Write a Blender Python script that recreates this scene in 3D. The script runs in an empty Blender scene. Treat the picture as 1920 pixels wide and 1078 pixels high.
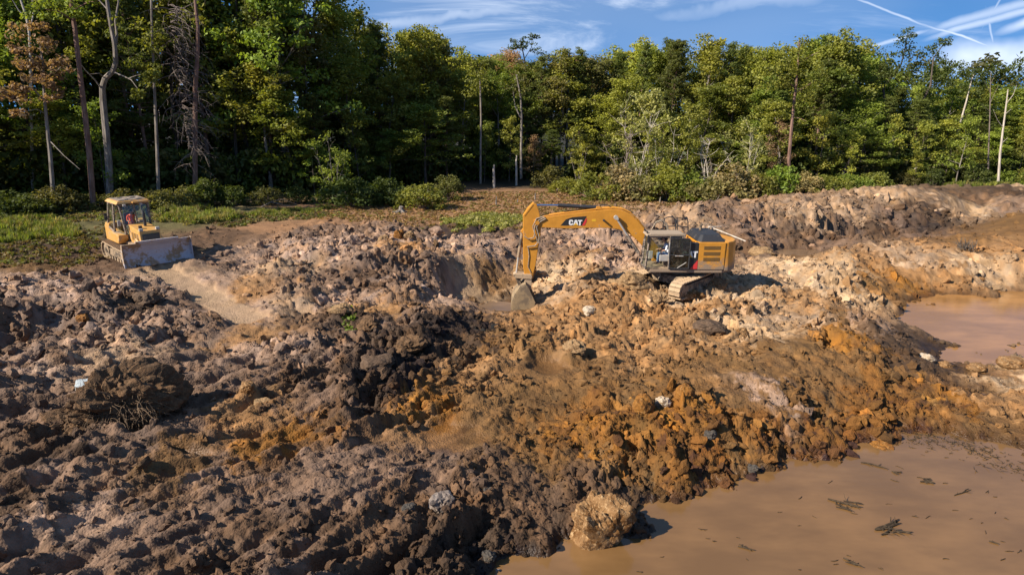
import bpy, bmesh, math, random
import numpy as np
from mathutils import Vector, Matrix, Euler

S = bpy.context.scene
COL = S.collection
rad = math.radians

# ------------------------------------------------------------------ camera, sky, sun, exposure
CAM_H, PITCH, FPX = 8.8, rad(16.0), 1150.0
cd = bpy.data.cameras.new('camera'); cam = bpy.data.objects.new('camera', cd); COL.objects.link(cam)
cam.location = (0, 0, CAM_H); cam.rotation_euler = (math.pi/2 - PITCH, 0, 0)
cd.sensor_width = 36.0; cd.lens = 36.0*FPX/1920.0; cd.clip_start = .1; cd.clip_end = 6000
S.camera = cam

SUN_EL, SHADOW_AZ = rad(37.0), rad(24.0)         # shadows fall to +X and a little to +Y
sd = bpy.data.lights.new('sun', 'SUN'); sd.energy = 5.0; sd.angle = rad(.5); sd.color = (1, .90, .76)
sun = bpy.data.objects.new('sun', sd); COL.objects.link(sun)
_dir = Vector((math.cos(SHADOW_AZ)*math.cos(SUN_EL), math.sin(SHADOW_AZ)*math.cos(SUN_EL), -math.sin(SUN_EL)))
sun.rotation_euler = _dir.to_track_quat('-Z', 'Y').to_euler()

W = bpy.data.worlds.new('World'); S.world = W; W.use_nodes = True
nt = W.node_tree; nt.nodes.clear()
def wn(t, **k):
    n = nt.nodes.new(t)
    for a, b in k.items(): setattr(n, a, b)
    return n
wl = nt.links.new
def wmath(op, a, b=None, c=None, clamp=False):
    n = wn('ShaderNodeMath', operation=op, use_clamp=clamp)
    for i, v in enumerate((a, b, c)):
        if v is None: continue
        if isinstance(v, (int, float)): n.inputs[i].default_value = v
        else: wl(v, n.inputs[i])
    return n.outputs[0]
tc = wn('ShaderNodeTexCoord').outputs['Generated']
vadd = wn('ShaderNodeVectorMath', operation='ADD'); wl(tc, vadd.inputs[0]); vadd.inputs[1].default_value = (0, 0, .30)
vnrm = wn('ShaderNodeVectorMath', operation='NORMALIZE'); wl(vadd.outputs[0], vnrm.inputs[0])
sky = wn('ShaderNodeTexSky', sky_type='NISHITA', sun_disc=False, sun_elevation=SUN_EL,
         sun_rotation=math.atan2(-_dir.x, -_dir.y), altitude=600, air_density=1.0, dust_density=.3, ozone_density=3.5)
wl(vnrm.outputs[0], sky.inputs['Vector'])
hsv = wn('ShaderNodeHueSaturation'); hsv.inputs['Saturation'].default_value = 1.55; hsv.inputs['Value'].default_value = 1.3; wl(sky.outputs[0], hsv.inputs['Color'])
def wdot(vec):
    n = wn('ShaderNodeVectorMath', operation='DOT_PRODUCT'); wl(tc, n.inputs[0]); n.inputs[1].default_value = vec
    return n.outputs['Value']
def wnoise(scale, detail, stretch, rough=.55, dist=0.0):
    m = wn('ShaderNodeMapping'); m.inputs['Scale'].default_value = stretch[:3]; wl(tc, m.inputs['Vector'])
    if len(stretch) > 3: m.inputs['Rotation'].default_value = stretch[3:]
    n = wn('ShaderNodeTexNoise'); n.inputs['Scale'].default_value = scale; n.inputs['Detail'].default_value = detail
    n.inputs['Roughness'].default_value = rough; n.inputs['Distortion'].default_value = dist
    wl(m.outputs[0], n.inputs['Vector']); return n.outputs[0]
def wramp(v, a, b):
    n = wn('ShaderNodeMapRange', interpolation_type='SMOOTHSTEP'); n.inputs[1].default_value = a; n.inputs[2].default_value = b
    wl(v, n.inputs[0]); return n.outputs[0]
def sky_dir(px, py):
    u = (px-960)/FPX; v = (539-py)/FPX
    return Vector((u, math.cos(PITCH)+v*math.sin(PITCH), v*math.cos(PITCH)-math.sin(PITCH))).normalized()
# thin cirrus, then condensation trails lying along great circles
wisp = wramp(wnoise(2.6, 6, (1.0, 1.0, 5.5, 0, .12, 0), .62, .9), .47, .80)
veil = wramp(wnoise(1.3, 3, (1, 1, 4.0)), .42, .70)
mask = wmath('MULTIPLY', wmath('MULTIPLY_ADD', veil, .45, .26), wmath('MULTIPLY_ADD', wisp, .75, .22))
wob = wnoise(9, 4, (1, 1, 1), .6)
def trail(p, q, width, strength, wobble=.012, fuzz=1.0, fade=.03):
    global mask
    a, b = sky_dir(*p), sky_dir(*q)
    n = a.cross(b).normalized(); along = (b - a).normalized()
    d = wmath('ADD', wdot(n), wmath('MULTIPLY', wmath('SUBTRACT', wob, .5), wobble))
    band = wramp(wmath('ABSOLUTE', d), width, width*(1-fuzz))
    s = wdot(along); sa, sb = along.dot(a), along.dot(b)
    m = wmath('MULTIPLY', wramp(s, sa-fade, sa+fade), wramp(s, sb+fade, sb-fade))
    m = wmath('MULTIPLY', wmath('MULTIPLY', band, m), wmath('MULTIPLY_ADD', wob, 1.6, .1))
    mask = wmath('MAXIMUM', mask, wmath('MULTIPLY', m, strength, clamp=True))
trail((1585, -12), (1740, 52), .0026, .5)
trail((1725, 45), (1870, 96), .0024, .5)
trail((1590, 100), (1740, 58), .005, .5)
trail((1735, 62), (2010, -12), .011, .36, .02)
trail((1740, 75), (1990, 8), .008, .4, .02)
trail((1880, -10), (1848, 40), .0022, .45, .008)
trail((1850, 32), (1862, 92), .0022, .45, .008)
trail((1880, 62), (2010, 18), .010, .5, .014, 1.0)
trail((1760, 118), (2050, 118), .034, .55, .04, 1.0)
trail((660, 60), (980, 15), .016, .35, .05, 1.0)
trail((1220, 30), (1560, -10), .022, .28, .06, 1.0)
mixc = wn('ShaderNodeMixRGB'); wl(mask, mixc.inputs[0]); wl(hsv.outputs[0], mixc.inputs[1])
mixc.inputs[2].default_value = (10.5, 11.2, 12.2, 1)
bg = wn('ShaderNodeBackground'); bg.inputs['Strength'].default_value = .062
wl(mixc.outputs[0], bg.inputs['Color'])
wo = wn('ShaderNodeOutputWorld'); wl(bg.outputs[0], wo.inputs['Surface'])

S.view_settings.view_transform = 'Standard'; S.view_settings.look = 'None'
S.view_settings.gamma = 1; S.view_settings.use_curve_mapping = False
S.view_settings.exposure = 1.0
S.render.engine = 'CYCLES'
S.cycles.max_bounces = 6; S.cycles.diffuse_bounces = 3; S.cycles.transparent_max_bounces = 12
S.cycles.use_denoising = True

# ------------------------------------------------------------------ helpers
def tag(o, label=None, cat=None, group=None, kind=None):
    if label: o['label'] = label
    if cat: o['category'] = cat
    if group: o['group'] = group
    if kind: o['kind'] = kind
    return o
def empty(name, loc=(0, 0, 0), rz=0.0):
    o = bpy.data.objects.new(name, None); COL.objects.link(o); o.empty_display_size = .3
    o.location = loc; o.rotation_euler = (0, 0, rz); return o
def thing(name, label, cat, loc=(0, 0, 0), rz=0.0, group=None):
    return tag(empty(name, loc, rz), label, cat, group)
def link(name, me, mat=None, parent=None):
    o = bpy.data.objects.new(name, me); COL.objects.link(o)
    if mat is not None and not me.materials: me.materials.append(mat)
    if parent is not None: o.parent = parent
    return o
def copy_tree(o, parent=None):
    c = o.copy(); COL.objects.link(c)
    if parent is not None: c.parent = parent
    for ch in list(o.children): copy_tree(ch, c)
    return c
def P(px, py, z):
    """where the sight line through a pixel of the 1920x1078 photograph meets height z"""
    u = (px-960)/FPX; v = (539-py)/FPX
    d = (CAM_H-z)/(math.sin(PITCH)-v*math.cos(PITCH))
    return u*d, d*(math.cos(PITCH)+v*math.sin(PITCH))
def at_depth(px, py, Y):
    u = (px-960)/FPX; v = (539-py)/FPX
    d = Y/(math.cos(PITCH)+v*math.sin(PITCH))
    return u*d, CAM_H-d*(math.sin(PITCH)-v*math.cos(PITCH))
def proj(x, y, z):
    dz = z-CAM_H
    d = y*math.cos(PITCH)-dz*math.sin(PITCH); up = y*math.sin(PITCH)+dz*math.cos(PITCH)
    return 960+FPX*x/d, 539-FPX*up/d

class MB:
    """collects boxes, prisms, tubes and links them as one mesh object"""
    def __init__(self): self.v = []; self.f = []
    def add(self, vs, fs, M=None):
        n = len(self.v)
        self.v += [tuple(M @ Vector(p)) if M is not None else tuple(p) for p in vs]
        self.f += [tuple(i+n for i in f) for f in fs]; return self
    def box(self, x0, x1, y0, y1, z0, z1, M=None):
        vs = [(x, y, z) for z in (z0, z1) for y in (y0, y1) for x in (x0, x1)]
        return self.add(vs, [(0, 2, 3, 1), (4, 5, 7, 6), (0, 1, 5, 4), (2, 6, 7, 3), (0, 4, 6, 2), (1, 3, 7, 5)], M)
    def prism(self, poly, a, b, axis='y', M=None, top=None):
        """poly: points in the plane across the axis (x,z for y; x,y for z; y,z for x); extruded from a to b"""
        top = top or poly; n = len(poly)
        def p(q, t): return {'y': (q[0], t, q[1]), 'z': (q[0], q[1], t), 'x': (t, q[0], q[1])}[axis]
        vs = [p(q, a) for q in poly]+[p(q, b) for q in top]
        fs = [tuple(range(n)), tuple(range(2*n-1, n-1, -1))]+[(i, n+i, n+(i+1) % n, (i+1) % n) for i in range(n)]
        return self.add(vs, fs, M)
    def tube(self, pts, r, n=6, M=None, cap=True):
        pts = [Vector(p) for p in pts]; k = len(pts)
        rs = list(r) if hasattr(r, '__len__') else [r]*k
        vs, fs = [], []
        d0 = (pts[1]-pts[0]).normalized(); ref = Vector((0, 0, 1)) if abs(d0.z) < .9 else Vector((1, 0, 0))
        e = d0.cross(ref).normalized()
        for i in range(k):
            d = (pts[min(i+1, k-1)]-pts[max(i-1, 0)])
            d = d.normalized() if d.length > 1e-9 else d0
            e = (e-d*e.dot(d)); e = e.normalized() if e.length > 1e-6 else d.orthogonal().normalized()
            g = d.cross(e)
            for j in range(n):
                t = 2*math.pi*j/n
                vs.append(pts[i]+(e*math.cos(t)+g*math.sin(t))*rs[i])
        for i in range(k-1):
            for j in range(n):
                a, b = i*n+j, i*n+(j+1) % n
                fs.append((a, b, b+n, a+n))
        if cap: fs += [tuple(range(n-1, -1, -1)), tuple(range((k-1)*n, k*n))]
        return self.add(vs, fs, M)
    def mesh(self, name, bevel=0.0, smooth=False):
        me = bpy.data.meshes.new(name); me.from_pydata([tuple(p) for p in self.v], [], self.f)
        bm = bmesh.new(); bm.from_mesh(me)
        bmesh.ops.recalc_face_normals(bm, faces=bm.faces)
        if bevel:
            es = [e for e in bm.edges if len(e.link_faces) == 2 and e.calc_face_angle(0) > rad(28)]
            bmesh.ops.bevel(bm, geom=es, offset=bevel, segments=2, affect='EDGES', profile=.6, clamp_overlap=True)
        bm.to_mesh(me); bm.free()
        if smooth:
            for p in me.polygons: p.use_smooth = True
            try: me.set_sharp_from_angle(angle=rad(40))
            except Exception: pass
        me.update(); return me
    def build(self, name, mat, parent=None, bevel=0.0, smooth=False):
        return link(name, self.mesh(name, bevel, smooth), mat, parent)

def np_mesh(name, V, F, smooth=False):
    me = bpy.data.meshes.new(name); V = np.asarray(V, np.float32); F = np.asarray(F, np.int32); k = F.shape[1]
    me.vertices.add(len(V)); me.vertices.foreach_set('co', V.ravel())
    me.loops.add(F.size); me.loops.foreach_set('vertex_index', F.ravel())
    me.polygons.add(len(F)); me.polygons.foreach_set('loop_start', np.arange(0, F.size, k, dtype=np.int32))
    if smooth: me.polygons.foreach_set('use_smooth', np.ones(len(F), bool))
    me.update(calc_edges=True); return me
def fattr(me, name, vals):
    a = me.attributes.new(name, 'FLOAT', 'POINT'); a.data.foreach_set('value', np.asarray(vals, np.float32))
def cattr(me, name, rgb):
    a = me.attributes.new(name, 'FLOAT_COLOR', 'POINT')
    c = np.ones((len(rgb), 4), np.float32); c[:, :3] = rgb; a.data.foreach_set('color', c.ravel())

# numpy noise
def _h(i, j, s):
    n = (i.astype(np.int64)*374761393+j.astype(np.int64)*668265263+s*1274126177) & 0xffffffff
    n = ((n ^ (n >> 13))*1274126177) & 0xffffffff
    n = ((n ^ (n >> 16))*2246822519) & 0xffffffff
    return ((n ^ (n >> 15)) & 0xffffff)/float(0xffffff)
def perlin(x, y, s=0):
    i, j = np.floor(x), np.floor(y); fx, fy = x-i, y-j
    def g(a, b):
        t = _h(i+a, j+b, s)*2*np.pi
        return np.cos(t)*(fx-a)+np.sin(t)*(fy-b)
    u = fx**3*(fx*(fx*6-15)+10); w = fy**3*(fy*(fy*6-15)+10)
    a = g(0, 0)*(1-u)+g(1, 0)*u; b = g(0, 1)*(1-u)+g(1, 1)*u
    return (a*(1-w)+b*w)*1.45
def fbm(x, y, s=0, o=4, g=.5):
    t = 0; a = 1
    for k in range(o): t = t+a*perlin(x*2**k+17.3*k, y*2**k-9.1*k, s+k); a *= g
    return t
def lumps(x, y, s=0):
    """rounded clods: a dome round every jittered cell point; returns height 0..1, cell value"""
    i, j = np.floor(x), np.floor(y); best = np.zeros_like(x); val = np.zeros_like(x)
    for a in (-1, 0, 1):
        for b in (-1, 0, 1):
            ci, cj = i+a, j+b
            px_ = ci+_h(ci, cj, s); py_ = cj+_h(ci, cj, s+7); q = _h(ci, cj, s+13)
            r2 = (.45+.55*q)**2
            h = (1-((x-px_)**2+(y-py_)**2)/r2); h = np.sqrt(np.clip(h, 0, 1))*(.45+.55*q)
            m = h > best; best = np.where(m, h, best); val = np.where(m, _h(ci, cj, s+21), val)
    return best, val

def chunks(x, y, s=0, tilt=.9, gap=.16):
    """broken blocks: each cell a tilted plate with its own height, a crack between neighbours; returns height about 0..1, cell value, edge distance"""
    i, j = np.floor(x), np.floor(y); f1 = np.full(x.shape, 9.0); f2 = np.full(x.shape, 9.0); h1 = np.zeros_like(x); v1 = np.zeros_like(x)
    for a in (-1, 0, 1):
        for b in (-1, 0, 1):
            ci, cj = i+a, j+b
            dx = x-(ci+_h(ci, cj, s)); dy = y-(cj+_h(ci, cj, s+7))
            d = np.hypot(dx, dy); q = _h(ci, cj, s+13); t = _h(ci, cj, s+31)*6.2832; k = _h(ci, cj, s+37)*tilt
            hh = q+k*(dx*np.cos(t)+dy*np.sin(t))
            near = d < f1
            f2 = np.where(near, f1, np.minimum(f2, d)); h1 = np.where(near, hh, h1); v1 = np.where(near, _h(ci, cj, s+21), v1); f1 = np.where(near, d, f1)
    e = np.clip((f2-f1)/gap, 0, 1); e = e*(2-e)
    return h1*e, v1, e
# ------------------------------------------------------------------ the lie of the land
WATER = -1.2
ZP = [  # (pixel x, pixel y, height there)
 (-120,420,2.1),(0,405,2.0),(0,440,1.8),(60,470,1.6),(130,430,1.7),(300,400,1.6),(450,398,1.4),(640,372,1.0),(900,350,.7),(1100,350,.7),
 (1400,372,.7),(1650,360,.7),(1900,350,.7),(2050,355,.8),(550,420,1.1),(750,405,.9),(900,400,.8),(1000,385,.7),(1250,385,.7),(1350,380,.7),
 (265,490,1.2),(205,480,1.2),(380,480,1.1),(150,500,1.25),(330,520,1.0),(400,560,.62),(460,592,.4),(350,500,1.1),
 (0,520,1.6),(90,525,1.5),(0,580,1.5),(60,630,.5),(130,575,1.25),(200,600,.95),(270,560,1.0),(0,700,1.0),(100,680,.85),(0,800,.75),(0,900,.6),
 (0,1040,.5),(-150,800,.9),(-150,1000,.7),(300,700,.5),(200,840,.5),(300,900,.35),(300,1070,.25),(450,650,.4),(450,800,.3),(600,1000,.0),
 (600,800,.15),(640,720,.25),(720,780,.0),(835,820,-.22),(750,950,-.2),(900,930,-.4),(1000,1000,-.8),(700,1060,-.35),
 (935,1066,-1.34),(1000,1055,-1.30),(1065,1025,-1.30),(1150,1005,-1.22),(1230,1000,-1.25),(1290,945,-1.2),(1400,905,-1.2),(1480,877,-1.2),
 (1560,852,-1.2),(1612,838,-1.2),(1645,826,-1.2),(1690,806,-1.2),(1750,800,-1.2),(1830,825,-1.2),(1925,858,-1.2),
 (1100,1078,-1.6),(1300,1010,-1.9),(1500,940,-1.9),(1650,900,-1.9),(1800,900,-1.9),(1950,950,-1.9),(1700,1050,-2.0),(1300,1100,-2.0),(1725,835,-1.5),
 (1150,640,.0),(1300,700,-.1),(1000,700,-.1),(900,750,-.1),(1000,800,-.3),(1150,850,-.5),(1150,920,-.75),(1250,880,-.75),(1340,860,-.75),
 (1400,820,-.55),(1400,750,-.25),(1500,790,-.6),(1500,700,-.2),(1580,780,-.8),(1600,700,-.25),(1600,620,.0),(1650,750,-.75),
 (1680,600,-.7),(1710,640,-.98),(1755,677,-1.06),(1800,692,-1.1),(1720,740,-.85),(1790,730,-.9),(1840,697,-1.1),(1840,725,-.95),(1800,770,-1.0),(1890,680,-1.06),(1930,665,-.95),(1920,770,-.7),(1860,790,-1.0),
 (2010,760,-.6),(2010,840,-.9),
 (1700,557,-1.2),(1760,553,-1.2),(1850,549,-1.2),(1940,546,-1.2),(1740,605,-1.75),(1790,645,-1.65),(1890,640,-1.55),(1850,600,-1.9),(1950,600,-1.9),(1830,640,-1.7),(1845,663,-1.5),(1930,635,-1.4),
 (1290,545,.0),(1160,530,.05),(1350,530,.0),(1420,520,.1),(1250,585,-.1),(1100,565,-.05),(1060,600,-.2),(1200,510,.1),(1280,515,.0),
 (962,574,-1.2),(985,575,-1.1),(925,574,-1.1),(1010,545,-.5),(940,530,-.8),(890,560,-1.15),(840,548,-.7),(1050,545,-.2),
 (1000,600,-.6),(930,610,-.3),
 (760,500,.95),(830,490,1.0),(905,478,.75),(960,470,.5),(800,535,.3),(850,595,.35),(880,620,.25),(780,610,.45),(700,640,.4),(690,590,.45),(930,590,-.3),
 (620,424,1.6),(560,440,1.4),(480,465,1.15),(700,443,1.2),(820,448,.95),(600,520,.9),(700,540,.65),(500,510,1.0),(640,575,.45),(560,605,.35),(520,560,.7),
 (1050,450,.9),(1100,432,1.0),(1200,424,1.2),(1250,412,1.45),(1330,402,1.6),(1400,395,1.75),(1500,383,1.95),(1600,371,1.9),(1700,356,2.1),(1770,360,2.0),(1815,372,1.2),
 (1100,500,.2),(1200,488,.1),(1400,478,-.2),(1500,470,-.4),(1650,455,-.4),(1750,440,-.35),(1830,415,-.2),(1470,480,-.3),
 (1450,495,.05),(1600,480,.25),(1700,455,.55),(1850,440,.7),(1920,420,1.3),(1930,400,1.7),(1500,530,-.1),(1600,540,-.2),(1700,537,-.75),(1850,527,-.75),
 (1600,505,.2),(1800,490,.2),(1920,490,.2),(1880,378,1.3),(1915,350,1.8),(1850,392,.5),(2000,430,1.2),
]
_cz = np.array([(*P(a, b, z), z) for a, b, z in ZP]
    + [(-90, 20, 2.2), (-60, 5, 1.3), (-25, 5, .7), (-8, 6, .1), (-12, -20, .3), (0, 3, -1.2), (8, 5, -2), (25, 8, -2), (20, -20, -1.5), (60, 15, 0), (60, 40, .8), (90, 80, .8),
       (60, 110, 1), (0, 120, 1), (-60, 110, 1.5), (-90, 60, 2.3), (-55, 50, 2.2), (-30, 75, 1.4), (30, 90, .8), (0, 90, .8)])
def _rbf_solve():
    X = _cz[:, :2]; n = len(X)
    D = np.sqrt(((X[:, None]-X[None])**2).sum(-1)+.25)
    A = np.zeros((n+1, n+1)); A[:n, :n] = D-np.eye(n)*.10; A[:n, n] = 1; A[n, :n] = 1
    return np.linalg.solve(A, np.append(_cz[:, 2], 0))
_rw = _rbf_solve()
def base_h(x, y):
    h = np.full(x.shape, _rw[-1])
    for (a, b, _), w in zip(_cz, _rw[:-1]): h += w*np.sqrt((x-a)**2+(y-b)**2+.25)
    r = np.hypot(x, y-30); t = np.clip((r-75)/40, 0, 1)
    return h*(1-t)+1.0*t

PAL = dict(L=(.245,.162,.114), G=(.130,.082,.055), B=(.086,.049,.027), K=(.020,.012,.008), O=(.200,.085,.013), D=(.122,.053,.011),
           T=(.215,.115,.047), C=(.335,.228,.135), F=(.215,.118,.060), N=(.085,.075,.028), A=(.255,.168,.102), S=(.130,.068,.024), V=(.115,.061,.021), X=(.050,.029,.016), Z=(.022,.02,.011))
# (pixel x, pixel y, height, soil, roughness of the surface)
CP = [
 (0,430,1.8,'N',.25),(80,470,1.6,'X',.3),(130,430,1.7,'N',.25),(150,480,1.3,'B',.4),(60,500,1.6,'V',.4),(350,410,1.6,'N',.25),(450,405,1.4,'N',.25),(420,440,1.3,'B',.35),(500,425,1.2,'F',.2),
 (600,395,1.1,'F',.1),(700,400,.9,'F',.12),(700,375,.9,'N',.25),(800,390,.8,'F',.12),(900,370,.7,'F',.1),(850,415,.8,'F',.15),(930,415,.8,'V',.15),(1000,385,.7,'F',.1),(1100,370,.7,'F',.1),(1250,380,.7,'F',.1),(1350,378,.7,'F',.1),(1450,375,.7,'F',.1),
 (560,425,1.3,'F',.3),(1500,370,.7,'N',.25),(1750,340,.7,'N',.25),(1900,345,.7,'N',.25),
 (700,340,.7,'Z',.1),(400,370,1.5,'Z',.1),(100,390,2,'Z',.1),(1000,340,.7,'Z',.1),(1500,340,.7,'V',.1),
 (240,500,1.2,'B',.4),(315,512,1.05,'A',.3),(355,535,.85,'L',.5),(400,560,.6,'L',.5),(440,580,.48,'L',.5),(470,594,.4,'L',.4),(350,560,.9,'G',.5),(450,540,.9,'T',.5),(430,490,1.1,'G',.5),(300,470,1.1,'B',.3),
 (0,530,1.5,'L',.8),(100,540,1.4,'L',.8),(200,540,1.2,'L',.8),(60,620,.6,'G',1),(0,620,1.2,'G',.9),(130,600,1.0,'G',.9),(270,560,1.0,'X',.8),(250,620,.8,'L',.9),(330,620,.6,'G',.8),
 (20,690,1,'L',.7),(100,670,.85,'G',.7),(0,760,.8,'G',.6),(80,760,.7,'G',.6),(330,700,.5,'G',.5),(450,700,.35,'G',.5),(200,670,.7,'A',.5),(60,830,.6,'B',.7),(150,850,.5,'X',.6),(330,780,.4,'G',.5),(250,850,.4,'G',.5),
 (460,770,.3,'T',.5),(520,868,.15,'B',.5),(492,848,.15,'O',.5),(540,824,.12,'O',.5),(515,836,.13,'D',.5),(300,888,.33,'V',.5),(345,880,.3,'S',.4),(600,760,.2,'G',.5),(400,880,.3,'G',.5),(300,900,.3,'B',.5),(100,900,.5,'G',.6),(30,960,.5,'B',.6),(150,980,.4,'L',.4),(250,1000,.3,'G',.45),(400,960,.2,'G',.45),(100,1050,.4,'G',.6),
 (500,1000,.1,'B',.5),(600,900,.0,'G',.4),(650,1000,-.1,'B',.5),(550,1060,0,'G',.6),(400,1060,.2,'B',.6),(700,880,-.1,'G',.4),(760,960,-.25,'B',.6),(800,1040,-.4,'X',.9),(900,1000,-.5,'B',1.0),(950,940,-.5,'B',.8),
 (850,880,-.3,'G',.5),(960,880,-.4,'B',.6),(830,820,-.2,'T',.05),(1000,1030,-.9,'X',.6),(1050,980,-.9,'B',.6),(900,1060,-.9,'X',1.0),(1100,930,-.75,'B',.7),(1000,870,-.4,'V',.5),
 (550,650,.35,'L',.7),(480,620,.45,'T',.4),(600,590,.5,'B',.8),(660,600,.45,'X',.9),(640,650,.4,'G',.9),(560,700,.3,'B',.7),(700,700,.2,'K',1),(740,640,.4,'X',1),(820,620,.4,'K',1),(880,600,.3,'K',1),(780,680,.2,'K',1),(720,580,.5,'T',.8),
 (680,750,.1,'X',1),(740,730,.1,'K',1),(620,700,.3,'X',.8),(650,790,.1,'B',.8),(840,640,.2,'X',1),(760,600,.45,'G',.9),
 (470,480,1.2,'L',.7),(520,500,1.1,'A',.8),(560,470,1.4,'L',.9),(620,425,1.8,'G',.9),(600,460,1.5,'L',.9),(660,470,1.3,'L',.9),(700,450,1.4,'L',.9),(750,455,1.2,'L',.9),(760,470,1.1,'T',.9),(820,460,1.1,'L',.9),(900,460,.9,'L',.8),(600,530,.9,'G',.8),
 (680,530,.7,'B',.9),(720,510,.9,'G',.9),(800,500,.9,'G',.9),(850,520,.3,'L',.4),(900,520,.1,'C',.4),(930,510,.1,'S',.6),(880,555,-.6,'S',.7),(860,565,-.5,'L',.6),(640,560,.5,'L',.8),(560,580,.4,'A',.6),(870,435,1.0,'K',.6),
 (1030,460,.8,'G',.8),(1100,450,1.0,'L',.9),(1180,440,1.2,'L',.9),(1060,500,.3,'C',.8),(1150,490,.3,'L',.9),(1120,470,.7,'T',.9),(1040,520,.1,'C',.8),(1100,525,.0,'T',.7),(1020,540,-.2,'A',.8),
 (960,575,-1.1,'S',.1),(1050,560,-.1,'T',.7),(1000,600,-.4,'T',.7),(1100,580,-.05,'T',.8),(1200,560,0,'T',.8),(1200,520,.1,'C',.8),(1300,560,-.05,'C',.9),(1400,550,0,'C',.9),(1350,580,-.05,'T',.9),(1430,510,.1,'A',.8),(1250,600,-.1,'T',.9),
 (1150,610,0,'T',.8),(1050,640,-.1,'T',.8),(950,650,-.1,'S',.8),(900,700,-.05,'T',.6),(850,740,-.1,'S',.6),(1025,690,-.15,'S',.1),(1100,680,-.05,'S',.7),(1200,660,0,'T',.7),(1300,640,-.05,'T',.8),(1400,620,0,'C',.8),(1500,600,.0,'A',.8),
 (1500,560,-.1,'T',.8),(1600,590,0,'S',.8),(1500,650,-.1,'V',.5),(1350,680,-.1,'V',.5),(1250,700,-.1,'S',.5),(1600,640,-.05,'O',.8),(1650,600,-.1,'L',.8),(1680,650,-.6,'X',.6),(1600,680,-.2,'S',.6),(1500,690,-.2,'S',.5),
 (820,765,-.1,'O',.7),(900,770,-.15,'S',.4),(1000,750,-.2,'V',.5),(1000,820,-.3,'D',.6),(1100,830,-.4,'O',.7),(900,800,-.2,'V',.4),(1100,780,-.3,'D',.6),(1200,740,-.2,'V',.6),(1300,770,-.3,'O',.8),(1400,740,-.2,'S',.5),(1440,742,-.3,'L',.6),
 (1200,830,-.5,'D',.9),(1300,840,-.6,'D',1),(1200,890,-.7,'V',.9),(1350,890,-.9,'D',1),(1450,800,-.5,'D',1),(1400,860,-.8,'V',1),(1500,830,-.7,'D',1),(1550,760,-.6,'D',1),(1600,800,-.9,'D',1),(1500,740,-.4,'V',.8),(1250,800,-.4,'O',.8),
 (1330,830,-.6,'D',.9),(1280,930,-1.1,'D',.9),(1650,720,-.6,'D',1),(1700,700,-.8,'X',.8),(1720,760,-.9,'D',.9),(1760,685,-1.05,'X',.4),(1715,640,-.95,'X',.4),(1800,692,-1.1,'S',.4),(1845,700,-1.1,'T',.4),(1800,740,-.8,'O',.8),(1820,790,-1.1,'S',.7),(1860,740,-.8,'T',.7),(1900,685,-1.0,'C',.6),(1900,715,-.9,'C',.8),(1910,740,-.7,'T',.7),(1900,800,-.95,'S',.5),(1650,790,-1.0,'D',1),
 (1550,720,-.4,'S',.7),(1640,680,-.35,'S',.8),(1570,830,-1.1,'D',1),
 (1300,420,1.3,'A',.8),(1250,440,1.1,'G',.9),(1400,410,1.5,'G',.9),(1350,450,.8,'G',.9),(1450,440,.8,'G',.9),(1400,465,.1,'B',.8),(1520,400,1.6,'A',.9),(1560,430,.9,'B',1),(1530,440,.6,'X',1),(1600,385,1.7,'A',.9),(1660,360,2.1,'A',.9),(1600,400,1.4,'G',1),(1690,400,1.4,'B',1),(1640,400,1.4,'X',1),
 (1700,380,2,'G',1),(1740,370,2,'X',1),(1720,410,.8,'K',1),(1620,440,.2,'X',.9),(1770,390,1.2,'X',1),(1680,430,.3,'B',.9),(1550,465,-.3,'G',.3),(1700,445,-.3,'G',.3),(1780,420,-.2,'A',.7),(1840,395,.4,'C',.9),(1800,370,1.3,'X',.8),(1880,390,.8,'G',.9),(1910,350,1.7,'C',.9),(1900,368,1.2,'X',.9),(1840,380,.8,'B',.9),(1860,365,.9,'X',.6),
 (1480,475,-.3,'S',.1),(1470,500,.05,'C',.8),(1560,495,.2,'C',.9),(1650,480,.35,'T',.8),(1600,510,.15,'C',.8),(1700,470,.5,'A',.7),(1720,500,.2,'T',.7),(1800,460,.6,'T',.6),(1900,460,.7,'T',.5),(1850,490,.3,'C',.7),(1905,412,1.4,'V',.3),(1930,425,1.2,'S',.3),(1800,520,-.4,'T',.8),(1700,530,-.6,'O',.7),
 (1630,520,.0,'O',.8),(1560,540,-.1,'C',.8),(1660,545,-.6,'S',.8),(1900,530,-.6,'T',.7),(1800,445,.6,'S',.5),
]
_cc = np.array([P(a, b, z) for a, b, z, _, _ in CP]); _cr = np.array([c[4] for c in CP]); _cp = np.array([PAL[c[3]] for c in CP])
PUDDLES = [  # pixel centre, radii in pixels, level, turn
 (845,818,62,23,-.24,-.2), (1030,688,34,13,-.20,0), (575,640,48,7,.26,.0), (370,850,48,7,.27,-.1), (258,815,26,11,.36,-.3), (930,576,36,9,-1.08,0), (1500,474,40,7,-.40,0),
 (640,652,34,8,.33,0), (1620,452,70,5,-.42,0)]
def _pud(p):
    cx, cy = P(p[0], p[1], p[4]); ex, _ = P(p[0]+p[2], p[1], p[4]); _, ey = P(p[0], p[1]-p[3], p[4])
    return cx, cy, abs(ex-cx), abs(ey-cy), p[4], p[5]
_pw = [_pud(p) for p in PUDDLES]
# the bulldozer's pushed lane
_lane = [P(300, 508, 1.05), P(385, 552, .68), P(475, 598, .40)]
_STREAK = rad(47)

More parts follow.
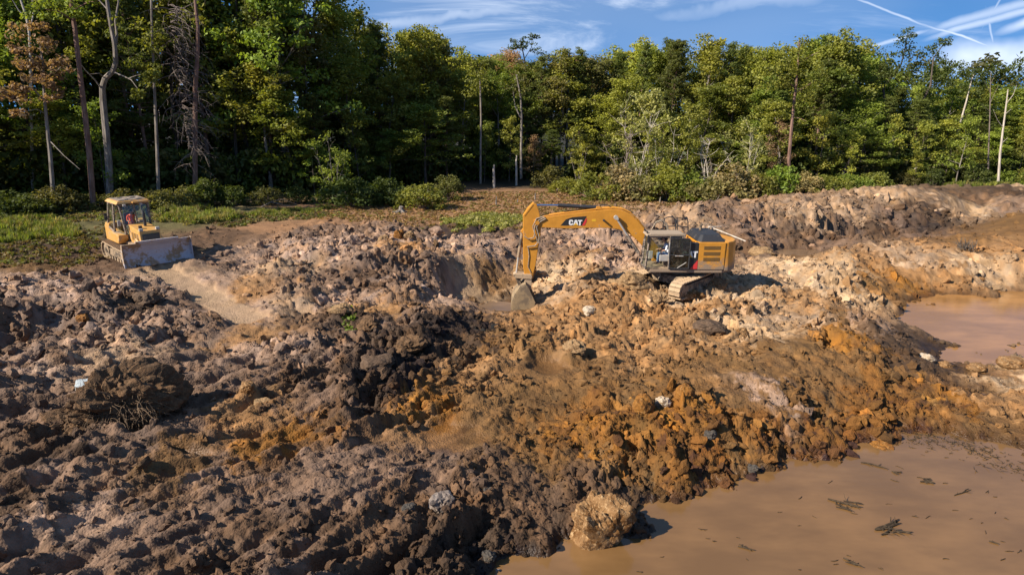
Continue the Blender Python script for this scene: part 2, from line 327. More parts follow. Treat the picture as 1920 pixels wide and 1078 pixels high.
def soil(x, y):
    """colour, roughness amplitude, wetness"""
    wx = x+.55*fbm(x/2.2, y/2.2, 40, 3)+.12*perlin(x/.35, y/.35, 44); wy = y+.55*fbm(x/2.2, y/2.2, 50, 3)+.12*perlin(x/.35, y/.35, 45)
    num = np.zeros(x.shape+(3,)); den = np.zeros(x.shape); nr = np.zeros(x.shape)
    sc = .55+.012*np.hypot(x, y)
    for (a, b), c, r in zip(_cc, _cp, _cr):
        w = 1/(((wx-a)**2+(wy-b)**2)/sc**2+.18)**2.3
        num += w[..., None]*c; den += w; nr += w*r
    c, a = num/den[..., None], nr/den
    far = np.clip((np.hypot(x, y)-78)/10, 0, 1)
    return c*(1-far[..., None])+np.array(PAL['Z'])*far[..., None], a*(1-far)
def soil_amp(x, y):
    wx = x+.5*fbm(x/2.2, y/2.2, 40, 2); wy = y+.5*fbm(x/2.2, y/2.2, 50, 2); nr = np.zeros(x.shape); den = np.zeros(x.shape); sc = .55+.012*np.hypot(x, y)
    for (a, b), r in zip(_cc, _cr):
        w = 1/(((wx-a)**2+(wy-b)**2)/sc**2+.15)**2.4; den += w; nr += w*r
    return nr/den*(1-np.clip((np.hypot(x, y)-78)/10, 0, 1))
def land(x, y, fine=True):
    x = np.asarray(x, float); y = np.asarray(y, float)
    q1, q2 = fbm(x/.7, y/.7, 3, 3), fbm(x/.7, y/.7, 4, 3)
    wx, wy = x+.30*q1, y+.30*q2
    l0, v0, e0 = chunks(wx/1.7, wy/1.7, 59); l1, v1, e1 = chunks(wx/.80, wy/.80, 60); l2, v2, e2 = chunks(wx/.36+3, wy/.36, 61); l3, v3, e3 = chunks((x+.10*q2)/.17, (y+.10*q1)/.17+5, 62)
    # each lump was dug somewhere near by and brought its own colour along
    amp = soil_amp(x, y); jt = np.clip(amp*1.9-.25, 0, 1)
    col, _ = soil(x+jt*((v1-.5)*.9+(v2-.5)*1.1+(v3-.5)*.5), y+jt*(((v1*7.3) % 1-.5)*.9+((v2*7.3) % 1-.5)*1.1+((v3*7.3) % 1-.5)*.5))
    h = base_h(x, y)
    r = np.hypot(x, y)
    amp = amp*np.clip((112-r)/30, .05, 1)
    g = np.clip((amp-.1)/.9, 0, 1)
    cs, sn = math.cos(_STREAK), math.sin(_STREAK)
    su, sv = x*cs+y*sn, -x*sn+y*cs
    st = np.clip((1.5-x)/3, 0, 1)*np.clip((23-y)/4, 0, 1)               # dragged mud at the near left
    h = h+g*(.52*fbm(x/3.1, y/3.1, 1, 3)+.24*fbm(x/1.1, y/1.1, 5, 4, .55))+.03*fbm(x/2.0, y/2.0, 2, 3)
    m2 = np.clip(.55+1.9*fbm(x/2.3, y/2.3, 14, 3), .05, 1.35)                # cloddy here, smeared there
    h = h+g*m2*st*(.06*(l2-.4)*(v2 > .5)+.05*(l3-.4))+g*(1-.93*st)*m2*(.34*(l0-.4)*(v0 > .55)+.28*(l1-.4)*(.25+.9*(v1 > .5))+.20*(l2-.4)*(.35+1.1*(v2 > .45))+.085*(l3-.4)*(.5+.8*(v3 > .4))*np.clip(.6+1.3*fbm(x/1.1, y/1.1, 15, 2), .1, 1.3))
    h = h+st*g*(.80*(.32-np.abs(fbm(su/4.0, sv/.85, 8, 3)))+.34*fbm(su/2.6, sv/.45, 18, 3)+.10*fbm(su/.9, sv/.18, 9, 2)+.16*fbm(x/.55, y/.55, 19, 4, .6))
    if fine:
        l4, v4, e4 = chunks(wx/.085, wy/.085, 63, 1.2)
        h = h+np.clip(amp, .12, .9)*.034*(l4-.45)*(1-.5*st)+(.052*amp+.006)*fbm(x/.19, y/.19, 11, 4, .62)
    else: v4 = v3
    # colour life: single clods paler, rustier or darker than the rest
    j = (.78+.44*v3)*(.85+.3*v2)*(1+.10*fbm(x/.12, y/.12, 70, 2))
    lift = np.where((v2 > .86) & (l2 > .3), 1.35, 1.0)*np.where((v4 > .93), 1.25, 1.0)*np.where((v3 < .10), .6, 1.0)
    k = (1+g*(j*lift-1))
    tone = fbm(x/1.1, y/1.1, 72, 3)*.20+st*(.34*fbm(su/3.0, sv/.40, 78, 4)+.12*fbm(x/.25, y/.25, 79, 3))
    warm = fbm(x/.7, y/.7, 74, 3)
    col = col*(k*(1+tone))[..., None]
    col = col*(1+g[..., None]*.22*warm[..., None]*np.array([.6, 0, -1.0]))
    # the lane the bulldozer has pressed flat, with its cleat prints
    for (ax, ay), (bx, by) in zip(_lane[:-1], _lane[1:]):
        ln = math.hypot(bx-ax, by-ay); s_ = np.clip(((x-ax)*(bx-ax)+(y-ay)*(by-ay))/ln**2, 0, 1); dd = np.hypot(x-ax-s_*(bx-ax), y-ay-s_*(by-ay))+.35*fbm(x/.9, y/.9, 85, 3)
        t = np.clip((.85-dd)/.25, 0, 1); t = t*t*(3-2*t)
        flat = base_h(x, y)-.12+.03*np.sin(s_*ln*2*np.pi/.24)*(np.abs(dd-.1) < .75)+.02*fbm(x/.5, y/.5, 86, 3)
        h = h*(1-t)+t*flat
        lc = np.array([.30, .205, .125])*(1+.25*fbm(x/.5, y/1.3, 87, 3))[..., None]*(1+.15*fbm(x/.08, y/.08, 88, 2))[..., None]
        col = col*(1-.72*t[..., None])+lc*.72*t[..., None]
    wet = np.clip(.55*(fbm(x/1.6, y/1.6, 77, 3)+.1), 0, 1)*g
    wb = np.clip((WATER+.30-h)/.22, 0, 1)                                  # soaked margin of the ponds
    col = col*(1-.42*wb)[..., None]; wet = np.maximum(wet, wb)
    for cx, cy, rx, ry, lv, tu in _pw:
        q = np.hypot((x-cx)*math.cos(tu)+(y-cy)*math.sin(tu), 0)/rx
        q = np.hypot(((x-cx)*math.cos(tu)+(y-cy)*math.sin(tu))/rx, (-(x-cx)*math.sin(tu)+(y-cy)*math.cos(tu))/ry)
        q = q+.42*fbm(x/.8, y/.8, 80, 4)
        t = np.clip((1.45-q)/.6, 0, 1); t = t*t*(3-2*t)
        h = h*(1-t)+t*(lv-.05+.10*(q-.85))
        wet = np.maximum(wet, t*.9); col = col*(1-.0*t[..., None])
    return h, np.clip(col, .01, .9), amp, wet
def ground_z(x, y):
    return float(land(np.array([x]), np.array([y]), False)[0][0])

NODES = {}
def mat(name, base, rough=.6, metal=0.0, spec=None):
    m = bpy.data.materials.new(name); m.use_nodes = True
    b = m.node_tree.nodes['Principled BSDF']
    b.inputs['Base Color'].default_value = (*base, 1); b.inputs['Roughness'].default_value = rough; b.inputs['Metallic'].default_value = metal
    if spec is not None: b.inputs['Specular IOR Level'].default_value = spec
    return m
def N(m, t, **k):
    n = m.node_tree.nodes.new(t)
    for a, b in k.items(): setattr(n, a, b)
    return n
def K(m, a, b): m.node_tree.links.new(a, b)
def noise(m, scale, detail=4, rough=.55, coord='Object', stretch=None):
    c = N(m, 'ShaderNodeTexCoord').outputs[coord]
    if stretch:
        mp = N(m, 'ShaderNodeMapping'); mp.inputs['Scale'].default_value = stretch; K(m, c, mp.inputs[0]); c = mp.outputs[0]
    n = N(m, 'ShaderNodeTexNoise'); n.inputs['Scale'].default_value = scale; n.inputs['Detail'].default_value = detail; n.inputs['Roughness'].default_value = rough
    K(m, c, n.inputs['Vector']); return n.outputs[0]
def ramp(m, v, a, b, lo=0.0, hi=1.0):
    n = N(m, 'ShaderNodeMapRange', interpolation_type='SMOOTHSTEP')
    for i, q in ((1, a), (2, b), (3, lo), (4, hi)): n.inputs[i].default_value = q
    K(m, v, n.inputs[0]); return n.outputs[0]
def mixc_(m, f, a, b, blend='MIX'):
    n = N(m, 'ShaderNodeMixRGB', blend_type=blend)
    for i, q in ((0, f), (1, a), (2, b)):
        if isinstance(q, (int, float)): n.inputs[i].default_value = q
        elif isinstance(q, tuple): n.inputs[i].default_value = (*q, 1)
        else: K(m, q, n.inputs[i])
    return n.outputs[0]
def mth(m, op, a, b=0.0):
    n = N(m, 'ShaderNodeMath', operation=op)
    for i, q in ((0, a), (1, b)):
        if isinstance(q, (int, float)): n.inputs[i].default_value = q
        else: K(m, q, n.inputs[i])
    return n.outputs[0]
def bump(m, h, strength, dist):
    n = N(m, 'ShaderNodeBump'); n.inputs['Strength'].default_value = strength; n.inputs['Distance'].default_value = dist
    K(m, h, n.inputs['Height']); K(m, n.outputs[0], m.node_tree.nodes['Principled BSDF'].inputs['Normal'])
def soil_mat(name, attr_type):
    m = mat(name, (.2, .15, .1), .85, spec=.25); b = m.node_tree.nodes['Principled BSDF']
    a = N(m, 'ShaderNodeAttribute', attribute_type=attr_type, attribute_name='col')
    n1 = noise(m, 9 if attr_type == 'GEOMETRY' else 3, 8, .7); n2 = noise(m, 45 if attr_type == 'GEOMETRY' else 8, 4, .6)
    c = mixc_(m, 1.0, a.outputs['Color'], mixc_(m, n1, (.55, .55, .55), (1.45, 1.42, 1.36)), 'MULTIPLY')
    c = mixc_(m, ramp(m, n2, .62, .74, 0, .35), c, mixc_(m, 1.0, c, (1.7, 1.6, 1.5), 'MULTIPLY'))
    if attr_type == 'GEOMETRY':
        w = N(m, 'ShaderNodeAttribute', attribute_type='GEOMETRY', attribute_name='wet').outputs['Fac']
        c = mixc_(m, w, c, mixc_(m, 1.0, c, (.80, .78, .76), 'MULTIPLY'))
        K(m, ramp(m, w, 0, 1, .9, .42), b.inputs['Roughness'])
        v = N(m, 'ShaderNodeTexVoronoi'); v.inputs['Scale'].default_value = 17; K(m, N(m, 'ShaderNodeTexCoord').outputs['Object'], v.inputs['Vector'])
        hh = mth(m, 'ADD', mth(m, 'MULTIPLY', n1, .7), mth(m, 'MULTIPLY', v.outputs['Distance'], -.5))
        bump(m, hh, .8, .05)
    else: bump(m, mth(m, 'ADD', n1, n2), .7, .06)
    K(m, c, b.inputs['Base Color']); return m
M_SOIL = soil_mat('soil', 'GEOMETRY'); M_CLOD = soil_mat('clod_soil', 'INSTANCER')

# one polar sheet: fine inside the view, coarse all round and out to the horizon
_a = np.concatenate([np.linspace(-47.5, 47.5, 610), np.linspace(47.5, 312.5, 46)[1:-1]])*math.pi/180
_r = np.concatenate([[.5, 2, 4], np.exp(np.arange(math.log(6.0), math.log(76), .0032)), np.exp(np.arange(math.log(76), math.log(110), .009)), np.array([115, 125, 140, 165, 200, 260, 400, 700, 1500, 4000.])])
RR, AA = np.meshgrid(_r, _a, indexing='ij')
gx, gy = (RR*np.sin(AA)).ravel(), (RR*np.cos(AA)).ravel()
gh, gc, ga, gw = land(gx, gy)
nr_, na_ = RR.shape
ii = np.arange(nr_*na_).reshape(nr_, na_); jj = np.roll(ii, -1, axis=1)
GF = np.stack([ii[:-1], jj[:-1], jj[1:], ii[1:]], -1).reshape(-1, 4)[:, ::-1]
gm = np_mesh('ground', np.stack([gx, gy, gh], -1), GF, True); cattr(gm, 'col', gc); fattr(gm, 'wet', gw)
tag(link('ground', gm, M_SOIL), kind='structure')

# ---- water
def water_mat(name, base, rough, scale, b=.05):
    m = mat(name, base, rough, spec=.5); bs = m.node_tree.nodes['Principled BSDF']
    n = noise(m, .25, 4, .6, 'Object', (1, 2.2, 1)); n2 = noise(m, 1.3, 5, .6, 'Object', (1, 2, 1))
    c = mixc_(m, ramp(m, n, .35, .7), tuple(q*.74 for q in base), tuple(q*1.14 for q in base)); c = mixc_(m, ramp(m, n2, .6, .75, 0, .35), c, tuple(q*.75 for q in base))
    K(m, c, bs.inputs['Base Color']); bump(m, noise(m, scale, 3, .5, 'Object', (1, 2.5, 1)), b, .05); return m
M_POND = water_mat('muddy_water', (.170, .092, .036), .14, 2.0, .05)
M_POND2 = water_mat('muddy_water_far', (.30, .150, .050), .16, 5.0, .08)
M_PUD = water_mat('puddle_water', (.165, .105, .060), .22, 3.0, .03)
def sheet(name, pts, z, m):
    o = MB().add([(x, y, z) for x, y in pts], [tuple(range(len(pts)))]).build(name, m); return tag(o, kind='structure')
sheet('pond', [(-12, 1), (60, 1), (60, 19.4), (15, 21.4), (9, 21.5), (3.5, 18), (-3, 15)], WATER, M_POND)
sheet('pond', [(14.5, 22), (60, 19.8), (60, 42), (19.8, 42), (19.2, 33)], WATER, M_POND2)
for cx, cy, rx, ry, lv, tu in [_pw[k] for k in (5, 6, 8)]:
    pts = []
    for k in range(40):
        t = 2*math.pi*k/40; a, b = 1.25*rx*math.cos(t), 1.25*ry*math.sin(t)
        pts.append((cx+a*math.cos(tu)-b*math.sin(tu), cy+a*math.sin(tu)+b*math.cos(tu)))
    sheet('puddle', pts, lv, M_PUD)

# ---- clods and stones that nobody could count: instanced
def rock_mesh(seed, sub=2, rough=.35, squash=(1, .85, .7), name='clod', boxy=.0, flat=False, octs=((1.0, .55), (2.1, .45), (4.3, .30), (8.5, .16))):
    rng = np.random.default_rng(seed)
    bm = bmesh.new(); bmesh.ops.create_icosphere(bm, subdivisions=sub, radius=1)
    V = np.array([v.co[:] for v in bm.verts]); ph = rng.uniform(0, 100, 3)
    n = np.zeros(len(V))
    for k, a in octs:
        n += abs(a)*((lambda q: q if a > 0 else .45-1.5*np.abs(q))(perlin(V[:, 0]*k+ph[0]+V[:, 2]*k*.7, V[:, 1]*k+ph[1]-V[:, 2]*k*.6, seed+int(k*10))+perlin(V[:, 2]*k+ph[2], V[:, 0]*k*.8+V[:, 1]*k*.5, seed+5)))
    s = 1+rough*n
    if boxy:
        s *= (1-boxy)+boxy/np.max(np.abs(V), 1)*.8
        for q in range(7):
            d = rng.normal(size=3); d /= np.linalg.norm(d); c = V*s[:, None] @ d; lim = rng.uniform(.62, .85)
            s = np.where(c > lim, s*lim/np.maximum(c, 1e-6)*.5+s*.5, s)
    V = V*s[:, None]*np.array(squash)
    for v, c in zip(bm.verts, V): v.co = c
    me = bpy.data.meshes.new(name); bm.to_mesh(me); bm.free()
    for p in me.polygons: p.use_smooth = not flat
    return me
def scatter(name, sources, pts, scale, rot, idx, col, label=None):
    me = bpy.data.meshes.new(name); me.from_pydata([tuple(p) for p in pts], [], [])
    fattr(me, 'size', scale); cattr(me, 'col', col)
    a = me.attributes.new('turn', 'FLOAT_VECTOR', 'POINT'); a.data.foreach_set('vector', np.asarray(rot, np.float32).ravel())
    a = me.attributes.new('pick', 'INT', 'POINT'); a.data.foreach_set('value', np.asarray(idx, np.int32))
    o = link(name, me); tag(o, kind='stuff')
    ng = bpy.data.node_groups.new(name+'_nodes', 'GeometryNodeTree')
    ng.interface.new_socket('Geometry', in_out='INPUT', socket_type='NodeSocketGeometry'); ng.interface.new_socket('Geometry', in_out='OUTPUT', socket_type='NodeSocketGeometry')
    gi, go = ng.nodes.new('NodeGroupInput'), ng.nodes.new('NodeGroupOutput')
    jn = ng.nodes.new('GeometryNodeJoinGeometry'); ip = ng.nodes.new('GeometryNodeInstanceOnPoints')
    for so in reversed(sources):
        oi = ng.nodes.new('GeometryNodeObjectInfo'); oi.inputs['Object'].default_value = so; oi.inputs['As Instance'].default_value = True
        ng.links.new(oi.outputs['Geometry'], jn.inputs[0])
    def na(nm, ty):
        n = ng.nodes.new('GeometryNodeInputNamedAttribute'); n.data_type = ty; n.inputs['Name'].default_value = nm; return n.outputs['Attribute']
    ng.links.new(gi.outputs[0], ip.inputs['Points']); ng.links.new(jn.outputs[0], ip.inputs['Instance'])
    ip.inputs['Pick Instance'].default_value = True; ng.links.new(na('pick', 'INT'), ip.inputs['Instance Index'])
    er = ng.nodes.new('FunctionNodeEulerToRotation'); ng.links.new(na('turn', 'FLOAT_VECTOR'), er.inputs[0])
    ng.links.new(er.outputs[0], ip.inputs['Rotation']); ng.links.new(na('size', 'FLOAT'), ip.inputs['Scale'])
    ng.links.new(ip.outputs[0], go.inputs[0])
    o.modifiers.new('instances', 'NODES').node_group = ng
    return o
def source(name, me, m):
    me.materials.append(m); return bpy.data.objects.new(name, me)     # never linked to the scene
RNG = np.random.default_rng(5)
clods = [source('clod', rock_mesh(300+k, 2, .75, (1.15, .8, .65) if k % 2 else (1, .9, .6), boxy=.75, flat=True), M_CLOD) for k in range(8)]
_n = 230000
_rr = np.exp(RNG.uniform(math.log(8.5), math.log(62), _n)); _aa = RNG.uniform(-rad(45), rad(45), _n)
cx_, cy_ = _rr*np.sin(_aa), _rr*np.cos(_aa)
_, camp = soil(cx_, cy_)
dens = .5+.5*fbm(cx_/1.7, cy_/1.7, 91, 3)
keep = RNG.uniform(0, 1, _n) < np.clip(camp-.12, 0, 1)**1.3*np.clip(dens*1.5, .03, 1)*.44
cx_, cy_, _rr = cx_[keep], cy_[keep], _rr[keep]
chh, ccc, camp, _ = land(cx_, cy_)
ok = chh > WATER-.03
for (_a1, _b1), (_a2, _b2) in zip(_lane[:-1], _lane[1:]):
    _s = np.clip(((cx_-_a1)*(_a2-_a1)+(cy_-_b1)*(_b2-_b1))/((_a2-_a1)**2+(_b2-_b1)**2), 0, 1); ok &= np.hypot(cx_-_a1-_s*(_a2-_a1), cy_-_b1-_s*(_b2-_b1)) > .95
for _p in _pw: ok &= np.hypot((cx_-_p[0])/(_p[2]*1.15), (cy_-_p[1])/(_p[3]*1.15)) > 1
cx_, cy_, chh, ccc, _rr, camp = cx_[ok], cy_[ok], chh[ok], ccc[ok], _rr[ok], camp[ok]
n_ = len(cx_); u_ = RNG.uniform(0, 1, n_)
csz = (.0010*_rr+.012)*(1+6.0*u_**12+.6*u_)*(.55+.6*camp)
tint = RNG.uniform(.75, 1.3, n_)[:, None]*np.where(RNG.uniform(0, 1, n_) > .93, 1.35, 1.0)[:, None]
scatter('rubble', clods, np.stack([cx_, cy_, chh+csz*.02], -1), csz, RNG.uniform(0, 6.28, (n_, 3)), RNG.integers(0, 8, n_), np.clip(ccc*tint, .01, .8))
# ------------------------------------------------------------------ trees, bushes, ground cover
def bark(name, c1, c2, sc=6):
    m = mat(name, c1, .9, spec=.2)
    n = noise(m, sc, 6, .65, 'Object', (1, 1, .22))
    K(m, mixc_(m, ramp(m, n, .35, .68), c1, c2), m.node_tree.nodes['Principled BSDF'].inputs['Base Color']); bump(m, n, .6, .05); return m
B_GREY = bark('grey_bark', (.13, .11, .09), (.27, .235, .20)); B_RED = bark('pine_bark', (.13, .075, .055), (.24, .15, .115))
B_DARK = bark('dark_bark', (.055, .045, .036), (.12, .095, .075)); B_PALE = bark('pale_bark', (.34, .29, .235), (.52, .46, .38)); B_DEAD = bark('dead_twig', (.12, .095, .08), (.22, .175, .15))
def leaf_mat(name, trans=.38, instancer=False):
    m = bpy.data.materials.new(name); m.use_nodes = True; t = m.node_tree; t.nodes.clear()
    out = N(m, 'ShaderNodeOutputMaterial')
    if instancer: base = N(m, 'ShaderNodeAttribute', attribute_type='INSTANCER', attribute_name='col').outputs['Color']
    else: base = N(m, 'ShaderNodeObjectInfo').outputs['Color']
    tn = N(m, 'ShaderNodeAttribute', attribute_type='GEOMETRY', attribute_name='tint').outputs['Fac']
    c = mixc_(m, 1.0, base, mixc_(m, tn, (.50, .56, .55), (1.65, 1.45, 1.25)), 'MULTIPLY')
    d = N(m, 'ShaderNodeBsdfDiffuse'); K(m, c, d.inputs[0])
    tr = N(m, 'ShaderNodeBsdfTranslucent'); K(m, mixc_(m, 1.0, c, (1.5, 1.5, .7), 'MULTIPLY'), tr.inputs[0])
    gl = N(m, 'ShaderNodeBsdfGlossy'); gl.inputs['Roughness'].default_value = .6; gl.inputs[0].default_value = (.9, .95, .9, 1)
    m1 = N(m, 'ShaderNodeMixShader'); m1.inputs[0].default_value = trans; K(m, d.outputs[0], m1.inputs[1]); K(m, tr.outputs[0], m1.inputs[2])
    m2 = N(m, 'ShaderNodeMixShader'); m2.inputs[0].default_value = .015; K(m, m1.outputs[0], m2.inputs[1]); K(m, gl.outputs[0], m2.inputs[2])
    K(m, m2.outputs[0], out.inputs[0]); return m
M_LEAF = leaf_mat('leaves'); M_LEAFI = leaf_mat('leaves_scattered', .38, True)

def leaf_quads(cen, rad_, per, size, rng, flat=.65, up=.5, aspect=.62, tint=None, surf=.45):
    cen = np.asarray(cen); n = len(cen)*per
    C = np.repeat(cen, per, 0); R = np.repeat(np.asarray(rad_), per)
    d = rng.normal(size=(n, 3)); d /= np.linalg.norm(d, axis=1)[:, None]
    rr = rng.uniform(0, 1, n)**surf
    p = C+d*(R*rr)[:, None]*np.array([1, 1, flat])
    nrm = rng.normal(size=(n, 3))+np.array([0, 0, up*2])+d*.8; nrm /= np.linalg.norm(nrm, axis=1)[:, None]
    t = np.cross(nrm, rng.normal(size=(n, 3))); t /= np.linalg.norm(t, axis=1)[:, None]+1e-9
    b = np.cross(nrm, t); s = size*rng.uniform(.6, 1.35, n)[:, None]
    V = np.stack([p-t*s*.5, p+b*s*aspect*.5, p+t*s*.5, p-b*s*aspect*.5], 1).reshape(-1, 3)
    F = np.arange(n*4).reshape(n, 4)
    ct = rng.uniform(0, 1, len(cen)) if tint is None else tint
    tv = np.clip(np.repeat(ct, per)*.55+rng.uniform(0, .45, n), 0, 1)
    return V, F, np.repeat(tv, 4)
def crown_mesh(name, parts):
    Vs, Fs, Ts = [], [], []; o = 0
    for V, F, t in parts: Vs.append(V); Fs.append(F+o); Ts.append(t); o += len(V)
    me = np_mesh(name, np.concatenate(Vs), np.concatenate(Fs)); fattr(me, 'tint', np.concatenate(Ts)); return me
def bend_line(p, d, L, k, rng, wob=.18, lift=0.0):
    pts = [np.array(p, float)]; d = np.array(d, float); d /= np.linalg.norm(d)
    for i in range(k):
        d = d+rng.normal(size=3)*wob+np.array([0, 0, lift]); d /= np.linalg.norm(d)
        pts.append(pts[-1]+d*L/k)
    return pts
def hardwood(seed, H=18., cb=.35, R=4.2, tr=.22, clump=1.15, per=58, leaf=.34, nl=17, lean=.03, sub=4, wob=.05, sparse=1.0, flat=.6):
    rng = np.random.default_rng(seed); t = MB(); cen, rd, tn = [], [], []
    k = 9; tp = [np.zeros(3)]; d = np.array([rng.normal()*lean, rng.normal()*lean, 1.])
    for i in range(k):
        d = d+np.array([rng.normal()*wob, rng.normal()*wob, .12]); d /= np.linalg.norm(d); tp.append(tp[-1]+d*H*.93/k)
    t.tube(tp, [tr*(1.25 if i == 0 else 1)*(1-.86*i/k) for i in range(k+1)], 7)
    def on_trunk(f):
        q = f*k; i = min(int(q), k-1); return tp[i]+(tp[i+1]-tp[i])*(q-i)
    for i in range(nl):
        f = cb+(1-cb)*((i+.5)/nl)**.9*.97; az = i*2.4+rng.uniform(-.5, .5); g = (f-cb)/(1-cb)
        L = R*(math.sin(math.pi*min(1, .28+.72*g)**.85)*.75+.38)*rng.uniform(.7, 1.15); L = max(L, R*.25)
        el = .25+.75*g+rng.uniform(-.2, .2)
        ln = bend_line(on_trunk(f), (math.cos(az)*math.cos(el), math.sin(az)*math.cos(el), math.sin(el)), L, 4, rng, .16, .05)
        r0 = tr*(1-.8*f)*.5
        t.tube(ln, [r0*(1-.2*j) for j in range(5)], 5, cap=False)
        lt = rng.uniform(0, 1)
        for j in range(sub):
            q = ln[1+int(rng.integers(0, 4))]; sd_ = rng.normal(size=3); sd_[2] = abs(sd_[2])*.5-.1
            sl = bend_line(q, sd_+(ln[-1]-ln[0])/L*.9, L*rng.uniform(.25, .5), 2, rng, .2, .05)
            t.tube(sl, [r0*.35, r0*.25, r0*.12], 4, cap=False)
            if rng.uniform() < sparse:
                cen.append(sl[-1]); rd.append(clump*rng.uniform(.65, 1.25)); tn.append(np.clip(lt*.5+rng.uniform(0, .5), 0, 1))
        for q in ln[2:]:
            if rng.uniform() < sparse*.85: cen.append(q+rng.normal(size=3)*.3); rd.append(clump*rng.uniform(.6, 1.1)); tn.append(np.clip(lt*.5+rng.uniform(0, .5), 0, 1))
    cen.append(tp[-1]); rd.append(clump*.9); tn.append(.8)
    rd = np.array(rd); cm = crown_mesh('crown', [leaf_quads(cen, rd, per, leaf, rng, flat, .45, tint=np.array(tn))])
    return t.mesh('trunk', smooth=True), cm
def pine(seed, H=20., cb=.45, R=3.2, tr=.2, dead=6, dens=1.0):
    rng = np.random.default_rng(seed); t = MB(); cen, rd = [], []
    tp = [np.array([.25*math.sin(i*.7+seed), .2*math.cos(i*.5+seed), 0])*i/10+np.array([0, 0, H*i/10]) for i in range(11)]
    t.tube(tp, [tr*(1.2 if i == 0 else 1)*(1-.085*i) for i in range(11)], 7)
    nw = int(17*dens)
    for w in range(nw):
        f = cb+(1-cb)*w/nw; g = (f-cb)/(1-cb)
        for b in range(5):
            az = b*1.257+w*.9+rng.uniform(-.3, .3); L = R*(1-g*.85)*rng.uniform(.6, 1.1)*(0.75+.25*min(1, g*5))
            el = .05+.45*g+rng.uniform(-.15, .15); z0 = H*f+rng.uniform(-.3, .3)
            ln = bend_line((tp[min(10, int(f*10))][0], tp[min(10, int(f*10))][1], z0), (math.cos(az)*math.cos(el), math.sin(az)*math.cos(el), math.sin(el)), L, 3, rng, .1, .06)
            t.tube(ln, [.045, .035, .025, .012], 4, cap=False)
            for q in (.45, .65, .85, 1.0):
                i = min(2, int(q*3)); p = ln[i]+(ln[i+1]-ln[i])*(q*3-i); cen.append(p+np.array([0, 0, .08])+rng.normal(size=3)*.18); rd.append(.50*rng.uniform(.8, 1.3))
    for b in range(dead):
        z0 = H*rng.uniform(.18, cb); az = rng.uniform(0, 6.28)
        t.tube(bend_line((0, 0, z0), (math.cos(az), math.sin(az), rng.uniform(-.3, .2)), rng.uniform(.8, 2.2), 3, rng, .15, -.05), [.035, .025, .02, .008], 4, cap=False)
    return t.mesh('trunk', smooth=True), crown_mesh('crown', [leaf_quads(cen, rd, 24, .42, rng, .42, .3, .22)])
def stems(seed, n=5, H=6., spread=1.2, leafy=.6, leaf=.2, tr=.05, twig=9, clump=.5, per=26, lean=.25, name='trunk'):
    rng = np.random.default_rng(seed); t = MB(); cen, rd = [], []
    for i in range(n):
        az = rng.uniform(0, 6.28); h = H*rng.uniform(.65, 1.0); b0 = np.array([math.cos(az), math.sin(az), 0])*rng.uniform(0, spread*.3)
        ln = bend_line(b0, (math.cos(az)*lean, math.sin(az)*lean, 1), h, 7, rng, .09, .06)
        t.tube(ln, [tr*(1-.12*j) for j in range(8)], 5, cap=False)
        for j in range(twig):
            q = int(rng.integers(2, 8)); dd = rng.normal(size=3); dd[2] = abs(dd[2])*.6+.2
            sl = bend_line(ln[q], dd, h*rng.uniform(.12, .28), 3, rng, .2, .04); t.tube(sl, [tr*.4, tr*.3, tr*.2, tr*.08], 4, cap=False)
            if rng.uniform() < leafy:
                cen += [sl[-1], sl[-2]]; rd += [clump*rng.uniform(.6, 1.2), clump*.6]
    cm = crown_mesh('crown', [leaf_quads(cen, rd, per, leaf, rng, .8, .35)]) if cen else None
    return t.mesh(name, smooth=True), cm
def bush_mesh(seed, R=1.5, H=2.2, n=70, per=40, leaf=.17):
    rng = np.random.default_rng(seed); t = MB(); cen, rd = [], []
    for i in range(n):
        az, q = rng.uniform(0, 6.28), rng.uniform(0, 1)**.5; el = rng.uniform(.05, 1.5)
        p = np.array([math.cos(az)*R*q*math.cos(el*.6), math.sin(az)*R*q*math.cos(el*.6), .25+H*math.sin(el)*rng.uniform(.55, 1.05)*(1-.45*q*q)])
        cen.append(p); rd.append(rng.uniform(.22, .48))
        if i % 4 == 0: t.tube([(p[0]*.15, p[1]*.15, -.1), (p[0]*.6, p[1]*.6, p[2]*.55), tuple(p)], [.03, .02, .008], 4, cap=False)
    return t.mesh('stems', smooth=True), crown_mesh('foliage', [leaf_quads(cen, rd, per, leaf, rng, .9, .3)])

